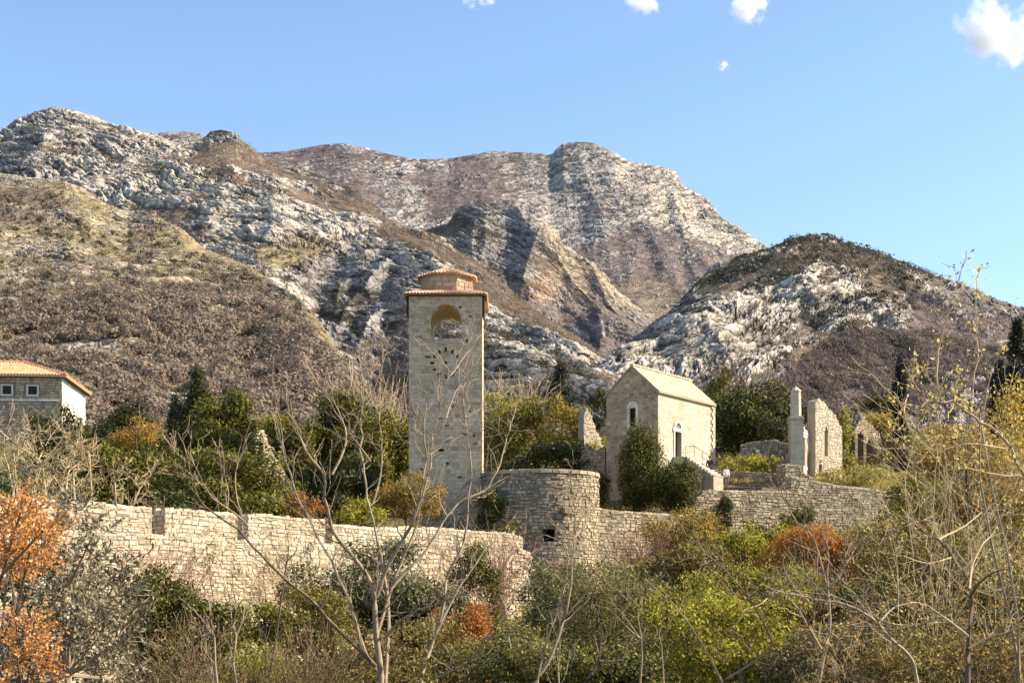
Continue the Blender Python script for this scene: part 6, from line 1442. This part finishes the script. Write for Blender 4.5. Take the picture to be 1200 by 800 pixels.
# ------------------------------------------------------------------ the air between here and the summit
mb = MB(); mb.box((0, 1300, -12), (5200, 5000, 1120)); m = bpy.data.materials.new('thin_haze'); m.use_nodes = True; t = m.node_tree; t.nodes.remove(t.nodes['Principled BSDF'])
v = t.nodes.new('ShaderNodeVolumePrincipled'); v.inputs['Color'].default_value = (.78, .87, 1.0, 1); v.inputs['Density'].default_value = 9e-6; v.inputs['Anisotropy'].default_value = .2
t.links.new(v.outputs[0], t.nodes['Material Output'].inputs['Volume'])
tag(mb.build('haze', m), kind='stuff')
# ------------------------------------------------------------------ camera, sun, sky
cd_ = bpy.data.cameras.new('camera'); cam = bpy.data.objects.new('camera', cd_); COL.objects.link(cam)
cam.location = (0, 0, 0); cam.rotation_euler = (R(90), 0, 0)
cd_.sensor_fit = 'HORIZONTAL'; cd_.sensor_width = 36; cd_.lens = 36 * F / 1200; cd_.shift_y = (HY - 400) / 1200
cd_.clip_start = .5; cd_.clip_end = 40000
scene.camera = cam
SUN_AZ, SUN_EL = 88.0, 37.0                      # bearing clockwise from the view direction (+Y), and height
sd = bpy.data.lights.new('sun', 'SUN'); sd.energy = 4.8; sd.angle = R(.5); sd.color = (1.0, .85, .62)
so = bpy.data.objects.new('sun', sd); COL.objects.link(so); so.location = (60, 0, 80)
dv = Vector((math.sin(R(SUN_AZ)) * math.cos(R(SUN_EL)), math.cos(R(SUN_AZ)) * math.cos(R(SUN_EL)), math.sin(R(SUN_EL))))
so.rotation_euler = dv.to_track_quat('Z', 'Y').to_euler()
w = bpy.data.worlds.new('World'); scene.world = w; w.use_nodes = True
t = w.node_tree; bg = t.nodes['Background']
sk = t.nodes.new('ShaderNodeTexSky'); sk.sky_type = 'NISHITA'; sk.sun_disc = False
sk.sun_elevation = R(SUN_EL); sk.sun_rotation = R(SUN_AZ); sk.altitude = 200; sk.air_density = 1.0; sk.dust_density = .4; sk.ozone_density = 3.0
t.links.new(sk.outputs[0], bg.inputs['Color']); bg.inputs['Strength'].default_value = .105
scene.view_settings.view_transform = 'Standard'; scene.view_settings.look = 'None'
scene.view_settings.exposure = 1.32; scene.view_settings.gamma = 1.0; scene.view_settings.use_curve_mapping = False
scene.cycles.max_bounces = 8; scene.cycles.diffuse_bounces = 3; scene.cycles.transmission_bounces = 4; scene.cycles.volume_bounces = 16

# ------------------------------------------------------------------ clouds, small bodies of vapour far off
def cloud(px, py, rx, ry, label, seed, dens):
    D = 12000.0; c = W(px, py, D); S = (rx * D / F, rx * D / F, ry * D / F)
    mb = MB(); n = 24
    mb.lathe([(math.sin(math.pi * k / n) * 1.0, -math.cos(math.pi * k / n)) for k in range(n + 1)], (0, 0, 0), 32)
    m = bpy.data.materials.new('cloud_vapour'); m.use_nodes = True; t = m.node_tree; L = t.links; t.nodes.remove(t.nodes['Principled BSDF'])
    v = t.nodes.new('ShaderNodeVolumePrincipled'); v.inputs['Color'].default_value = (.995, .995, .995, 1); v.inputs['Anisotropy'].default_value = .0
    tc = t.nodes.new('ShaderNodeTexCoord'); ln = t.nodes.new('ShaderNodeVectorMath'); ln.operation = 'LENGTH'; L.new(tc.outputs['Object'], ln.inputs[0])
    mp = t.nodes.new('ShaderNodeVectorMath'); mp.operation = 'MULTIPLY_ADD'; mp.inputs[1].default_value = (1.0, 1.0, ry / rx); mp.inputs[2].default_value = (seed * 3.7, seed * 1.3, 0); L.new(tc.outputs['Object'], mp.inputs[0])
    nz = nd(t, 'ShaderNodeTexNoise', Scale=2.0, Detail=7.0, Roughness=.62); L.new(mp.outputs[0], nz.inputs['Vector'])
    a = nd(t, 'ShaderNodeMath', operation='MULTIPLY_ADD'); L.new(nz.outputs[0], a.inputs[0]); a.inputs[1].default_value = 2.1; a.inputs[2].default_value = -.62
    s = nd(t, 'ShaderNodeMath', operation='SUBTRACT'); L.new(a.outputs[0], s.inputs[0]); L.new(ln.outputs['Value'], s.inputs[1])
    k = nd(t, 'ShaderNodeMath', operation='MULTIPLY'); k.use_clamp = True; L.new(s.outputs[0], k.inputs[0]); k.inputs[1].default_value = 3.0
    d = nd(t, 'ShaderNodeMath', operation='MULTIPLY'); L.new(k.outputs[0], d.inputs[0]); d.inputs[1].default_value = dens / (rx * D / F); L.new(d.outputs[0], v.inputs['Density'])
    L.new(v.outputs[0], t.nodes['Material Output'].inputs['Volume'])
    o = mb.build('cloud', m); o.location = c; o.scale = S; tag(o, label, 'cloud')
cloud(1172, 38, 84, 66, 'largest white puffy cloud near the top right corner of the sky', 1, 6)
cloud(876, 10, 44, 26, 'small white cloud at the top edge left of the largest cloud', 2, 4.5)
cloud(755, 2, 44, 17, 'thin white cloud cut off by the top edge above the summit', 3, 4)
cloud(560, -3, 38, 14, 'faint white cloud cut off by the top edge above the tower', 4, 4)
cloud(848, 78, 11, 11, 'tiny faint cloud wisp below the small white cloud', 5, 3)
